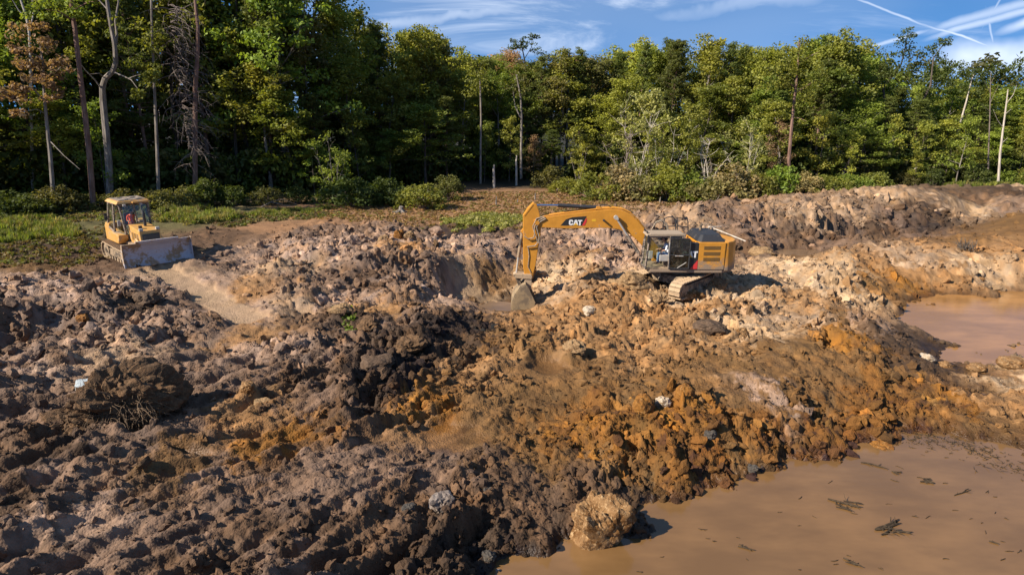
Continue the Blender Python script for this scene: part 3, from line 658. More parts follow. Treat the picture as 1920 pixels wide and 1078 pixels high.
PROTO = {
 'oak': [hardwood(11, 18, .30, 4.3), hardwood(12, 18, .36, 3.8, leaf=.28), hardwood(13, 18, .26, 4.8, nl=18), hardwood(14, 18, .42, 4.0)],
 'lean_oak': [hardwood(21, 18, .45, 3.2, nl=13), hardwood(22, 18, .5, 3.0, nl=13, lean=.08, wob=.08), hardwood(23, 18, .28, 3.0, nl=16)],
 'airy': [hardwood(31, 18, .42, 4.2, clump=.95, nl=13, sub=5, sparse=.85, per=50, flat=.6, leaf=.34), hardwood(32, 18, .45, 3.8, clump=.9, nl=12, sub=5, sparse=.8, per=50, flat=.6, leaf=.34)],
 'pine': [pine(41), pine(42, cb=.34, R=3.6), pine(43, cb=.55)],
 'young': [hardwood(51, 9, .15, 2.3, tr=.09, clump=.7, nl=13, sub=3, leaf=.24, per=40), hardwood(52, 9, .22, 2.0, tr=.08, clump=.65, nl=12, sub=3, leaf=.22, per=40)],
 'sap': [stems(61, 4, 7, 1.5, .75, .2, .05, 10), stems(62, 3, 8, 1.2, .6, .2, .055, 11), stems(63, 6, 5.5, 1.8, .8, .18, .04, 9)],
 'bare': [stems(71, 5, 7, 1.6, .10, .16, .06, 14, .4, 10, .18), stems(72, 1, 10, .2, 0.06, .16, .10, 22, .3, 10, .05)],
 'bush': [bush_mesh(81), bush_mesh(82, 1.7, 1.9), bush_mesh(83, 1.3, 2.6), bush_mesh(84, 1.9, 1.5, 90)],
}
HEIGHT = dict(oak=18, lean_oak=18, airy=18, pine=20, young=9, sap=7, bare=8.5, bush=2.3)
HUE = dict(green=(.10, .130, .020), yellow=(.185, .200, .032), olive=(.148, .162, .028), dark=(.062, .085, .018), russet=(.22, .145, .09), pine=(.085, .105, .024), fresh=(.15, .20, .032), sage=(.19, .19, .072), dull=(.10, .10, .03), tan=(.26, .20, .10))
for k_, lst in PROTO.items():
    for t_, c_ in lst:
        if c_ is not None: c_.materials.append(M_LEAF)
_prng = random.Random(77)
PLANTS = []
def plant(kind, hue, x, y, height, barkm=B_DARK, name=None, cat='tree', pick=None, wide=1.0, z=None, group=None, label=None):
    lst = PROTO[kind]; i = _prng.randrange(len(lst)) if pick is None else pick
    tm, cm = lst[i]; s = height/HEIGHT[kind]
    o = empty(name or {'pine': 'pine_tree', 'bush': 'shrub', 'sap': 'sapling', 'bare': 'bare_tree'}.get(kind, 'broadleaf_tree'), (x, y, (ground_fast(x, y) if z is None else z)-.1), _prng.uniform(0, 6.28))
    w = (.5*s+.5 if kind not in ('bush', 'young', 'sap') else s)*wide*_prng.uniform(.92, 1.1); o.scale = (w, w, s)
    if not tm.materials: tm.materials.append(barkm)
    t = bpy.data.objects.new('stem' if kind == 'bush' else 'trunk', tm); COL.objects.link(t); t.parent = o
    t.material_slots[0].link = 'OBJECT'; t.material_slots[0].material = barkm
    if cm is not None:
        c = bpy.data.objects.new('foliage' if kind == 'bush' else 'crown', cm); COL.objects.link(c); c.parent = o
        j0 = _prng.uniform(.85, 1.25); j = [j0*_prng.uniform(.95, 1.06) for _ in range(3)]; c.color = tuple(a*b for a, b in zip(HUE[hue], j))+(1,)
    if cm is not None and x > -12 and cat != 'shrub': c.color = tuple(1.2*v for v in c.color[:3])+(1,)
    PLANTS.append((o, kind, hue, label, group, cat)); return o
def ground_fast(x, y): return float(base_h(np.array([x]), np.array([y]))[0])

# skyline of the wood: pixel x -> pixel y of the tree tops
SKX = [-400,560,640,690,720,760,800,850,880,930,985,1030,1075,1108,1118,1140,1200,1250,1300,1340,1380,1430,1480,1530,1560,1600,1632,1655,1690,1740,1790,1830,1870,1910,2050,2300]
SKY = [-190,-120,-25,15,38,52,48,74,92,96,100,98,84,104,108,78,66,74,68,88,74,86,84,56,72,84,135,150,150,150,150,150,165,150,130,120]
EDGE = [(-95,6),(-72,22),(-50,38),(-31,48.5),(-20,57),(-10,67),(-2,73),(6,75),(14,72),(24,68),(36,66),(48,69),(60,72),(80,74),(100,74)]
_el = np.array(EDGE, float); _seg = np.hypot(*(np.diff(_el, axis=0).T)); _cum = np.concatenate([[0], np.cumsum(_seg)])
def edge_at(s, off):
    i = int(np.clip(np.searchsorted(_cum, s)-1, 0, len(_seg)-1)); f = (s-_cum[i])/_seg[i]
    p = _el[i]+(_el[i+1]-_el[i])*f; d = (_el[i+1]-_el[i])/_seg[i]; n = np.array([-d[1], d[0]])
    if n[1] < 0: n = -n
    return p+n*off
def top_height(x, y, py):
    """tree height that lifts its top to pixel row py"""
    b = ground_fast(x, y); v = (539-py)/FPX; d = y/(math.cos(PITCH)+v*math.sin(PITCH))
    return CAM_H-d*(math.sin(PITCH)-v*math.cos(PITCH))-b
def hue_at(px, r):
    if px < 560: return r.choice(['green', 'green', 'yellow', 'dull', 'olive', 'fresh'])
    if px < 900: return r.choice(['yellow', 'olive', 'yellow', 'olive', 'green', 'dull'])
    if px < 1120: return r.choice(['olive', 'dull', 'yellow', 'green', 'russet'])
    if px < 1400: return r.choice(['olive', 'green', 'fresh', 'yellow'])
    return r.choice(['yellow', 'olive', 'fresh', 'olive', 'green'])
_t = random.Random(3)
rows = [(2.0, 3.3, .60, 'front'), (6.0, 3.6, .84, 'mid'), (10.0, 3.6, 1.0, 'back'), (15.0, 4.0, 1.0, 'back'), (22.0, 4.6, 1.0, 'back')]
for off, step, frac, row in rows:
    s = _t.uniform(0, step)
    while s < _cum[-1]:
        p = edge_at(s, off+_t.uniform(-1.4, 1.4)); s += step*_t.uniform(.75, 1.3)
        b = ground_fast(*p); px, pyb = proj(p[0], p[1], b)
        left = px < -250 or p[1] < 25
        if px > 2250: continue
        if row == 'front' and (-20 < px < 440 and _t.random() < .6 or 1140 < px < 1440 and _t.random() < .35): continue
        ty = np.interp(px, SKX, SKY)+_t.uniform(-4, 26) if not left else -100
        h = top_height(p[0], p[1], ty) if not left else 17
        h = min(max(h, 6), 27)*(frac if row != 'back' else 1.0)
        if row == 'front': h *= _t.uniform(.62, 1.1)
        elif row == 'mid': h *= _t.uniform(.8, 1.06)
        pine_p = .34 if (px < 640 or 1380 < px < 1640) else .2
        if row == 'front' and h < 8.5 and _t.random() < .55: kind = 'young'
        elif _t.random() < pine_p: kind = 'pine'
        elif 1640 < px < 1830 and row == 'back': kind = 'airy'
        else: kind = _t.choice(['oak', 'oak', 'oak', 'lean_oak'])
        if kind == 'young': h = min(h, 9)
        if row == 'mid' and px < 440 and s > 30 and _t.random() < .4: continue
        if row == 'mid' and 40 < px < 320: kind = 'lean_oak' if kind != 'pine' else kind
        plant(kind, 'pine' if kind == 'pine' else hue_at(px, _t), p[0], p[1], h, B_RED if kind == 'pine' else _t.choice([B_GREY, B_DARK, B_DARK]), group=row)

# more trunks close the bay behind the snags
for k in range(34):
    px = 760+11.5*k+_t.uniform(-6, 6); Y = _t.uniform(82, 100); x, _z = at_depth(px, 300, Y)
    pine_ = _t.random() < .2; h = min(max(top_height(x, Y, np.interp(px, SKX, SKY)+_t.uniform(0, 30)), 8), 27)
    plant('pine' if pine_ else _t.choice(['oak', 'oak', 'lean_oak']), 'pine' if pine_ else hue_at(px, _t), x, Y, h, B_RED if pine_ else B_GREY, group='bay')
# named trees of the photograph
def leader(px, py, z, name, lines, barkm, label, leaves=None, hue='olive', cat='tree'):
    """a tree drawn limb by limb: lines of (pixel x, pixel y, toward/away metres) with radii"""
    x, y = P(px, py, z); o = thing(name, label, cat, (x, y, ground_fast(x, y)-.15))
    t = MB(); cen, rd = [], []
    for pts, r0, r1 in lines:
        q = []
        for a, b, dy in pts:
            X, Z = at_depth(a, b, y+dy); q.append((X-x, dy, Z-o.location.z))
        k = len(q); t.tube(q, [r0+(r1-r0)*i/(k-1) for i in range(k)], 7, cap=False)
    t.build('trunk', barkm, o, smooth=True)
    if leaves:
        rng = np.random.default_rng(px); cen, rd = [], []
        for a, b, dy, r in leaves:
            X, Z = at_depth(a, b, y+dy)
            for _ in range(5): cen.append(np.array([X-x, dy, Z-o.location.z])+rng.normal(size=3)*r*.55*np.array([1, 1, .6])); rd.append(r*rng.uniform(.5, .8))
        c = link('crown', crown_mesh('crown', [leaf_quads(cen, rd, 40, .24, rng, .6, .45)]), M_LEAF, o); c.color = (*HUE[hue], 1)
    return o
leader(206, 388, 1.6, 'broadleaf_tree', [([(207,388,0),(204,310,0),(198,240,0),(193,190,.1),(192,165,.1),(197,148,.1),(211,135,0),(217,118,-.1),(215,85,-.1),(209,55,0),(203,20,.1),(197,-25,.2),(190,-80,.2)], .27, .10),
  ([(216,95,-.1),(219,65,.3),(216,40,.4),(222,5,.6),(219,-50,.8)], .10, .05), ([(211,135,0),(228,142,-.3),(246,150,-.6),(262,172,-.9)], .07, .02), ([(240,148,-.5),(256,142,-.8),(282,138,-1.0)], .04, .012),
  ([(194,172,.1),(178,150,-.4),(160,132,-.8),(146,112,-1.0)], .06, .015), ([(197,148,.1),(186,138,-.5),(168,140,-.8)], .05, .015), ([(203,20,.1),(185,0,.3),(170,-40,.5)], .06, .02)],
  B_GREY, 'crooked grey leafless trunk with a kink halfway, behind the bulldozer cab', [(275,150,-1,.8),(262,176,-.9,.6),(290,140,-1,.7),(150,105,-1,.8),(165,85,-1,.7)], 'olive')
leader(170, 390, 2.0, 'pine_tree', [([(175,390,0),(168,295,0),(160,220,0),(150,140,0),(141,60,0),(134,10,0),(128,-60,0)], .20, .12), ([(139,40,0),(110,22,-.6),(85,18,-1)], .05, .02), ([(136,20,0),(165,5,-.5),(185,2,-.8)], .05, .02)],
  B_RED, 'straight bare reddish pine trunk left of the crooked grey tree', [(105,15,-.8,1.0),(80,20,-1,.8),(130,-5,-.5,1.0),(170,5,-.8,.8),(150,25,-.6,.7)], 'fresh')
leader(92, 394, 2.0, 'broadleaf_tree', [([(102,394,0),(94,290,0),(88,235,0),(83,180,0),(80,120,0),(74,70,.1)], .15, .05), ([(84,190,0),(60,165,-.5),(30,158,-.9),(5,165,-1.1)], .05, .015), ([(86,215,0),(70,205,-.6),(30,212,-.9)], .04, .012), ([(82,150,0),(105,135,-.5),(120,120,-.8)], .04, .012), ([(78,110,0),(50,95,-.6),(25,90,-1)], .04, .012), ([(94,265,0),(120,292,-.6),(150,318,-1)], .04, .012)],
  B_GREY, 'small tree with reddish autumn leaves at the far left wood edge', [(35,160,-.8,.8),(10,168,-1,.8),(60,150,-.5,.9),(95,150,-.4,.8),(75,110,0,1.0),(45,95,-.6,.8),(90,80,0,.9),(65,62,0,.9),(115,118,-.8,.7),(30,210,-.9,.5),(100,178,-.3,.7),(30,185,-.8,.6),(55,120,-.5,.8)], 'russet')
leader(60, 378, 2.0, 'bare_tree', [([(62,378,1),(58,200,1),(57,100,1),(54,55,1),(47,25,1),(35,-10,1)], .12, .06), ([(55,60,1),(62,30,1),(60,-10,1)], .06, .03), ([(50,35,1),(35,20,.8),(20,-5,.6)], .05, .02)], B_PALE, 'pale forked bare tree above the reddish tree at the left edge')
leader(294, 382, 1.7, 'broadleaf_tree', [([(298,382,0),(295,290,0),(292,220,0),(289,150,0),(285,60,0),(283,-20,0)], .14, .07)], B_GREY, 'slim grey trunk standing right of the crooked grey tree', [(285,90,0,1.2),(270,60,0,1.2),(300,70,0,1.2),(290,130,-.3,.8),(268,120,-.3,.8)], 'olive')
# the dead pine with hanging twigs
_x, _y = P(368, 382, 1.5); _o = thing('dead_pine', 'dead pine draped in hanging grey brown twigs, left half of the wood', 'tree', (_x, _y, ground_fast(_x, _y)-.1))
_m = MB(); _r2 = np.random.default_rng(8); _tp = []
for a, b in ((366,382),(366,250),(366,170),(370,110),(371,50),(366,5),(362,-50)):
    X, Z = at_depth(a, b, _y); _tp.append((X-_x, 0, Z-_o.location.z))
_m.tube(_tp, [.2, .18, .17, .15, .13, .10, .06], 7)
_m.build('trunk', B_RED, _o, smooth=True); _m = MB()
for _k in range(150):
    _z = _r2.uniform(3.2, _tp[-2][2]); _a = _r2.normal(-.35, 1.0); _L = _r2.uniform(1.0, 3.6)*(1.0 if _z > 5 else .75)
    _l = bend_line((0, 0, _z), (math.cos(_a), math.sin(_a)*.8-.2, _r2.uniform(-.2, .5)), _L, 6, _r2, .14, -.17)
    _m.tube(_l, [.035, .028, .022, .018, .012, .009, .004], 4, cap=False)
    for _j in range(3): _m.tube(bend_line(_l[3+_j], _r2.normal(size=3)+np.array([.3, 0, -1.2]), _r2.uniform(.4, 1.3), 3, _r2, .15, -.12), [.012, .01, .008, .004], 3, cap=False)
_m.build('dead_branches', B_DEAD, _o)
leader(1480, 358, .7, 'pine_tree', [([(1478,358,0),(1479,300,0),(1484,240,0),(1489,190,0),(1494,150,0),(1497,110,.1),(1499,75,.1)], .20, .07), ([(1486,220,0),(1500,222,-.5),(1512,228,-.9)], .04, .015), ([(1491,175,0),(1515,160,-.6),(1530,150,-1)], .05, .02), ([(1492,165,0),(1470,150,-.6),(1455,140,-1)], .05, .02), ([(1497,120,0),(1520,105,-.5),(1535,98,-1)], .05, .02)],
  B_RED, 'tall dark trunked pine with olive crown standing above the shrub row', [(1490,95,-.3,1.5),(1515,105,-.6,1.3),(1470,120,-.6,1.3),(1455,140,-1,1.2),(1530,135,-1,1.3),(1500,130,-.8,1.2),(1475,150,-1,1.1),(1520,165,-.8,.9),(1440,165,-1,1.0),(1520,185,-1,.9),(1500,85,0,1.0)], 'olive')
leader(1722, 340, .7, 'broadleaf_tree', [([(1680,340,3),(1672,260,3),(1660,200,3),(1656,165,3),(1690,120,3),(1700,80,3)], .20, .06), ([(1680,340,3),(1700,250,3),(1745,160,3),(1750,110,3),(1768,85,3)], .16, .05), ([(1656,165,3),(1640,140,3)], .05, .02)],
  B_DARK, 'tall airy oak of dark clumps against the sky at right', [(1685,72,3,1.2),(1705,66,3,1.0),(1680,100,3,1.2),(1715,92,3,1.2),(1740,90,3,1.1),(1660,130,3,1.1),(1685,130,3,1.2),(1650,150,3,1.0),(1760,105,3,1.2),(1768,80,3,.8),(1750,135,3,1.2),(1725,125,3,1.0),(1710,150,3,1.1),(1785,128,3,.9),(1742,160,3,1.0),(1680,165,3,1.0),(1770,155,3,1.0)], 'dark')
leader(1800, 340, .7, 'broadleaf_tree', [([(1790,340,2),(1795,250,2),(1812,190,2),(1822,150,2),(1830,130,2)], .13, .04)], B_PALE, 'slender tree with a small dark crown, right of the airy oak', [(1830,135,2,1.0),(1842,155,2,.9),(1815,140,2,.9),(1832,172,2,.9),(1800,165,2,.8)], 'dark')
leader(1875, 354, .7, 'bare_tree', [([(1871,354,0),(1875,290,0),(1881,240,0),(1887,195,0),(1890,168,0)], .13, .05), ([(1881,240,0),(1870,225,-.3),(1862,205,-.5)], .04, .012), ([(1887,195,0),(1900,178,-.3),(1906,160,-.5)], .04, .012), ([(1884,215,0),(1896,205,-.3)], .03, .012), ([(1877,270,0),(1890,258,-.3)], .03, .01)], B_PALE, 'pale leaning dead trunk near the right edge of the wood')
leader(1856, 352, .7, 'bare_tree', [([(1852,352,1),(1854,270,1),(1856,220,1),(1857,160,1),(1858,135,1)], .09, .02), ([(1857,175,1),(1845,152,.8)], .03, .01), ([(1856,195,1),(1872,160,.8)], .03, .01), ([(1857,160,1),(1866,140,.8)], .02, .01), ([(1856,210,1),(1840,195,.8)], .03, .01)], B_DEAD, 'thin grey dead tree left of the leaning pale trunk')
leader(901, 352, .7, 'broadleaf_tree', [([(901,345,1.5),(901,290,1.5),(902,220,1.5),(900,150,1.5)], .13, .08)], B_GREY, 'straight grey trunk in shade left of the two pale snags', [(895,170,1.5,1.4),(915,160,1.5,1.2),(900,140,1.5,1.3)], 'olive')
leader(977, 350, .7, 'broadleaf_tree', [([(977,335,2),(977,290,2),(978,220,2),(976,180,2),(968,140,2)], .15, .08), ([(978,225,2),(966,200,2),(962,170,2)], .08, .04)], B_GREY, 'forked grey trunk standing just right of the two pale snags', [(968,165,2,1.3),(985,150,2,1.2),(975,120,2,1.4)], 'dull')
leader(985, 335, .7, 'broadleaf_tree', [([(992,335,8),(990,200,8),(985,120,8),(980,95,8),(975,72,8)], .16, .04), ([(984,110,8),(996,90,8),(998,70,8)], .05, .02)], B_DARK, 'tallest sparse topped tree on the skyline behind the snags', [(974,76,8,.8),(984,88,8,.9),(999,72,8,.7),(966,90,8,.7),(1010,95,8,.9)], 'dark')
def snag(px, py, top, r, label, group=None):
    x, y = P(px, py, .7); z = ground_fast(x, y); X, Z = at_depth(px+1, top, y); m = MB()
    m.tube([(0, 0, -.2), (.02, 0, (Z-z)*.4), (-.02, .02, (Z-z)*.8), (X-x, 0, Z-z)], [r*1.15, r, r*.85, r*.45], 7)
    o = m.build('snag', B_PALE); o.location = (x, y, z); return tag(o, label, 'snag', group)
snag(926, 352, 309, .14, 'pale broken snag, left of the two standing at the wood edge'); snag(968, 348, 292, .12, 'pale broken snag, right and taller of the two at the wood edge')

# saplings, bare clusters, shrubs
def pl(kind, hue, px, py, z, top, b, label, pick=None, cat='tree', wide=1.0, name=None):
    x, y = P(px, py, z); h = top_height(x, y, top); return plant(kind, hue, x, y, h, b, name=name, label=label, pick=pick, cat=cat, wide=wide)
pl('bare', 'sage', 1325, 364, .7, 216, B_PALE, 'clump of white bare saplings behind the shrub row', 0, wide=1.3)
pl('bare', 'tan', 1560, 350, .7, 235, B_DEAD, 'reddish brown dead brushy tree above the right end of the shrubs', 0, wide=1.6)
pl('bare', 'sage', 1165, 362, .7, 195, B_DEAD, 'grey twiggy half bare tree behind the excavator arm', 0, wide=1.5)
pl('sap', 'sage', 1195, 364, .7, 200, B_PALE, 'pale stemmed sapling with sage leaves, left of the white bare clump', 1)
pl('sap', 'yellow', 1238, 364, .7, 215, B_PALE, 'pale stemmed sapling with yellowish leaves behind the excavator cab', 0)
pl('sap', 'sage', 1395, 364, .7, 205, B_PALE, 'pale stemmed sapling right of the white bare clump', 2)
pl('sap', 'yellow', 1085, 345, .7, 262, B_GREY, 'yellowish young sapling above the excavator stick cylinder', 0)
pl('sap', 'fresh', 625, 372, 1.0, 235, B_GREY, 'fresh green sapling at the end of the dark wood edge', 2)
pl('sap', 'sage', 560, 350, 1.0, 210, B_DEAD, 'thin grey stemmed sapling in the dark wood, right of the dead pine', 1)
pl('sap', 'olive', 1095, 360, .7, 318, B_PALE, 'low leafy bush like sapling by itself in the field behind the arm', 2)
pl('young', 'sage', 1210, 360, .7, 165, B_PALE, 'airy sage green young tree behind the excavator boom', 0)
pl('young', 'olive', 1285, 360, .7, 190, B_GREY, 'olive young tree behind the white bare clump', 1)
pl('young', 'russet', 1455, 352, .7, 225, B_DARK, 'brownish young tree left of the tall dark trunked pine', 1)
pl('young', 'fresh', 590, 365, 1.1, 260, B_DARK, 'light green young tree at the foot of the dark wood', 0)
pl('young', 'fresh', 1790, 350, .7, 215, B_GREY, 'light green young tree at the wood edge right of the ridge', 0)
pl('young', 'yellow', 1660, 345, .7, 215, B_GREY, 'yellowish young tree behind the right end of the spoil ridge', 1)
SH = [(1120,372,320,'olive','dense olive shrub, leftmost of the sunlit shrub row'),(1160,372,318,'tan','tan twiggy shrub, second from left in the sunlit row'),(1205,374,325,'sage','sage shrub behind the cab handrails'),
 (1250,374,318,'olive','olive shrub straight behind the engine hood'),(1295,376,322,'fresh','fresh green shrub behind the rear of the excavator'),(1335,378,312,'sage','tall sage shrub right of the excavator'),(1378,378,316,'tan','brownish twiggy shrub in the middle of the row'),
 (1420,378,320,'olive','olive shrub below the brownish young tree'),(1460,376,318,'fresh','fresh green shrub at the foot of the dark trunked pine'),(1505,376,322,'tan','brown shrub right of the dark trunked pine'),(1548,374,320,'olive','olive shrub under the reddish dead brush'),
 (1590,372,318,'fresh','bright green shrub near the right end of the row'),(1632,368,322,'olive','last olive shrub before the dark gap at right'),(1890,352,320,'fresh','light green bush at the right edge of the picture'),(1925,352,316,'olive','olive bush cut by the right edge of the picture'),
 (1830,352,318,'dark','dark bush beneath the bare trunks at right'),(1745,352,322,'dark','dark bush in shade behind the top of the spoil ridge'),(1700,350,325,'dull','dull bush in shade beside the fallen white branch'),
 (790,388,338,'olive','olive bush standing out of the dark wood edge above the stump'),(840,372,330,'dull','dull bush left of the pale snags'),(720,378,322,'dark','dark bush behind the tall grass patch'),(655,382,320,'dark','dark bush at the left end of the tall grass patch'),
 (560,388,330,'dull','dull bush at the foot of the thin grey sapling'),(500,392,326,'dark','dark bush right of the weedy patch by the bulldozer'),(440,395,330,'dark','dark bush above the sunlit weeds'),(385,395,318,'dull','dull bush beneath the dead pine'),
 (330,398,315,'dark','dark bush just right of the bulldozer cab'),(170,402,330,'dark','dark bush just left of the bulldozer cab'),(110,408,322,'dull','brownish bush beneath the reddish tree'),(50,412,330,'dark','dark bush second from the left edge'),(-5,414,320,'dull','dull bush cut by the left edge of the picture'),
 (250,398,318,'green','green bush directly behind the bulldozer cab roof'),(1030,352,312,'dull','dull bush right of the pale snags'),(1070,358,322,'olive','olive bush near the lone field sapling')]
for px, py, top, hue, lb in SH:
    z = 1.9-.0012*max(px, 0) if px < 1000 else .7
    if px < 620: py -= 8; top += 18; hue = _prng.choice(['dark', 'dark', 'dull'])  # left bushes: shade of the wood put into the leaf colour
    if px > 1100: top -= 6
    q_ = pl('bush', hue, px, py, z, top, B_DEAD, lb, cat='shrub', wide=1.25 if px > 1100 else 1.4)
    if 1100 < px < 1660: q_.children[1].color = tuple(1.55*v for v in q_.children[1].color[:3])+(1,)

# give every tree its own words
ZONES = [(-400,150,'at the far left'),(150,330,'behind the bulldozer'),(330,470,'around the dead pine'),(470,640,'right of the dead pine'),(640,760,'above the tall grass patch'),(760,900,'left of the pale snags'),(900,1010,'behind the pale snags'),
 (1010,1120,'above the excavator stick'),(1120,1240,'behind the excavator boom'),(1240,1350,'behind the excavator hood'),(1350,1460,'left of the tall pine'),(1460,1570,'right of the tall pine'),(1570,1660,'above the spoil ridge top'),(1660,1790,'below the airy oak'),(1790,1920,'at the right end'),(1920,2400,'just past the right edge')]
WORD = dict(oak='broad crowned', lean_oak='narrow crowned', airy='open crowned', pine='layered', young='low bushy', sap='thin', bare='bare')
HW = dict(green='mid green', yellow='yellow green', olive='olive green', dark='dark green', russet='russet', pine='dark needled', fresh='fresh green', sage='sage green', dull='dull green', tan='tan')
ROWW = dict(front='front row', mid='second row', back='skyline', bay='deep row')
_by = {}
for o, kind, hue, label, group, cat in PLANTS:
    if label: tag(o, label, cat, 'shrubs along the wood edge' if cat == 'shrub' else 'saplings and young trees at the wood edge'); continue
    px, _ = proj(o.location.x, o.location.y, o.location.z); zone = next((w for a, b, w in ZONES if a <= px < b), 'outside the left edge')
    noun = 'pine' if kind == 'pine' else 'tree'
    key = (f"{HW[hue]} {WORD[kind]} {noun}", ROWW[group], zone); _by.setdefault(key, []).append((px, o, group))
ORD = ['leftmost', 'second from left', 'third from left', 'fourth from left', 'fifth from left', 'sixth from left', 'seventh from left', 'eighth from left', 'ninth from left', 'tenth from left', 'eleventh from left', 'twelfth from left', 'thirteenth from left', 'fourteenth from left', 'last at right']
for (w, rw, zone), lst in _by.items():
    lst.sort(key=lambda q: q[0])
    for i, (px, o, g) in enumerate(lst):
        lb = f"{w}, {rw}, {zone}" if len(lst) == 1 else f"{w}, {rw}, {ORD[min(i, 14)]} {zone}"
        tag(o, lb, 'tree', {'front': 'trees of the front row of the wood', 'mid': 'trees of the second row of the wood', 'back': 'skyline trees of the wood', 'bay': 'trees deep in the bay of the wood'}[g])

# undergrowth and the far wood that closes the gaps between the trunks
_g = np.random.default_rng(9)
def tuft(seed, n=14, h=.5, w=.03, spread=.15, lean=.5):
    rng = np.random.default_rng(seed); V, F, T = [], [], []
    for i in range(n):
        a = rng.uniform(0, 6.28); b = rng.uniform(0, 1)**.5*spread; x, y = b*math.cos(a), b*math.sin(a); c = rng.uniform(0, 6.28); hh = h*rng.uniform(.6, 1.15); l = lean*hh*rng.uniform(.2, 1)
        dx, dy = math.cos(c)*w, math.sin(c)*w; ex, ey = math.cos(c+1.2)*l, math.sin(c+1.2)*l; o = len(V)
        V += [(x-dx, y-dy, 0), (x+dx, y+dy, 0), (x+ex*.45+dx*.8, y+ey*.45+dy*.8, hh*.65), (x+ex*.45-dx*.8, y+ey*.45-dy*.8, hh*.65), (x+ex+dx*.1, y+ey+dy*.1, hh), (x+ex-dx*.1, y+ey-dy*.1, hh)]
        F += [(o, o+1, o+2, o+3), (o+3, o+2, o+4, o+5)]; T += [rng.uniform(0, 1)]*6
    me = np_mesh('tuft', V, F); fattr(me, 'tint', T); return me
def leafclump(seed, n=60, size=.5, R=1.0, flat=.7):
    rng = np.random.default_rng(seed); return crown_mesh('leaf_clump', [leaf_quads([(0, 0, 0)], [R], n, size, rng, flat, .3)])
clump_src = [source('leaf_clump', leafclump(400+k, 70, .34), M_LEAFI) for k in range(4)]
pts, hs = [], []
for k in range(9000):
    s = _g.uniform(0, _cum[-1]); off = _g.uniform(0, 1)**1.3*34+2.5; p = edge_at(s, off); zmax = (3.6 if off < 8 else 7 if off < 16 else 15)
    pts.append((p[0], p[1], ground_fast(*p)+_g.uniform(0, 1)**1.2*zmax))
pts = np.array(pts); n = len(pts)
hc = np.array([HUE[q] for q in ('dark', 'dull', 'green', 'dark')])[_g.integers(0, 4, n)]*_g.uniform(.7, 1.2, (n, 1))
scatter('undergrowth', clump_src, pts, _g.uniform(.8, 1.7, n), _g.uniform(0, 6.28, (n, 3))*np.array([.1, .1, 1]), _g.integers(0, 4, n), hc)
# long grass and weeds
tuf = [source('grass_tuft', tuft(500+k, 16, .55, .022), M_LEAFI) for k in range(4)]
weed = [source('weed', crown_mesh('weed', [leaf_quads([(0, 0, .25), (.1, .05, .1)], [.22, .2], 22, .13, np.random.default_rng(520+k), .9, .3)]), M_LEAFI) for k in range(4)]
small = [source('field_weed', crown_mesh('field_weed', [leaf_quads([(0, 0, .06)], [.16], 14, .13, np.random.default_rng(540+k), .4, .5)]), M_LEAFI) for k in range(4)]
_gm = lambda X, Y: fbm(X/1.3, Y/1.3, 35, 3) > -.08
def patch(name, src, poly, n, size, hues, jit=.3, zz=1.0, sink=.02):
    """scatter over a patch whose outline is given as pixels on the ground"""
    q = [P(a, b, zz) for a, b in poly]; xs = np.array([a for a, _ in q]); ys = np.array([b for _, b in q])
    X = _g.uniform(xs.min()-1, xs.max()+1, n*3); Y = _g.uniform(ys.min()-1, ys.max()+1, n*3)
    Xw, Yw = X+fbm(X/1.5, Y/1.5, 31, 2)*.8, Y+fbm(X/1.5, Y/1.5, 32, 2)*.8
    ins = np.zeros(len(X), bool); j = len(xs)-1
    for i in range(len(xs)):
        c = ((ys[i] > Yw) != (ys[j] > Yw)) & (Xw < (xs[j]-xs[i])*(Yw-ys[i])/(ys[j]-ys[i]+1e-9)+xs[i]); ins ^= c; j = i
    if name == 'tall_grass': ins &= _gm(X, Y)
    X, Y = X[ins][:n], Y[ins][:n]; m = len(X)
    H_ = land(X, Y, False)[0]
    hc = np.array([hues[k] for k in _g.integers(0, len(hues), m)])*_g.uniform(1-jit, 1+jit, (m, 1))*(1+.35*fbm(X/1.2, Y/1.2, 33, 2))[:, None]
    scatter(name, src, np.stack([X, Y, H_-sink], -1), size*_g.uniform(.6, 1.4, m), np.stack([_g.normal(0, .15, m), _g.normal(0, .15, m), _g.uniform(0, 6.28, m)], -1), _g.integers(0, len(src), m), np.clip(hc, .005, .6))
GR = [(.15, .20, .03), (.20, .22, .045), (.115, .15, .026), (.23, .20, .075), (.09, .11, .03)]
patch('tall_grass', tuf, [(-160,425),(0,415),(90,412),(150,430),(140,440),(60,448),(0,460),(-160,470)], 2300, .6, GR, zz=1.8)
patch('tall_grass', tuf+weed, [(290,396),(380,392),(450,398),(440,412),(370,420),(310,418)], 2400, .75, GR+[(.22, .20, .08)], zz=1.5)
patch('tall_grass', tuf, [(450,404),(620,385),(640,380),(600,396),(470,412)], 1200, .45, GR, zz=1.2)
patch('tall_grass', tuf, [(630,384),(690,366),(765,372),(770,384),(700,388)], 2000, .9, [(.07, .11, .04), (.09, .13, .05)], zz=.9)
patch('tall_grass', tuf, [(1100,376),(1200,374),(1400,378),(1660,372),(1660,364),(1400,370),(1100,366)], 2200, .6, GR+[(.2, .15, .06)], zz=.7)
patch('tall_grass', tuf, [(1760,352),(1900,352),(1900,360),(1800,362)], 700, .6, GR, zz=.7)
patch('field_weeds', small, [(450,425),(640,390),(900,358),(1090,356),(1300,382),(1480,378),(1400,395),(1240,408),(1000,436),(900,440),(700,428),(560,418)], 6500, .85, [(.20, .125, .05), (.25, .15, .075), (.14, .085, .04), (.32, .22, .12), (.15, .14, .04)], zz=.8)
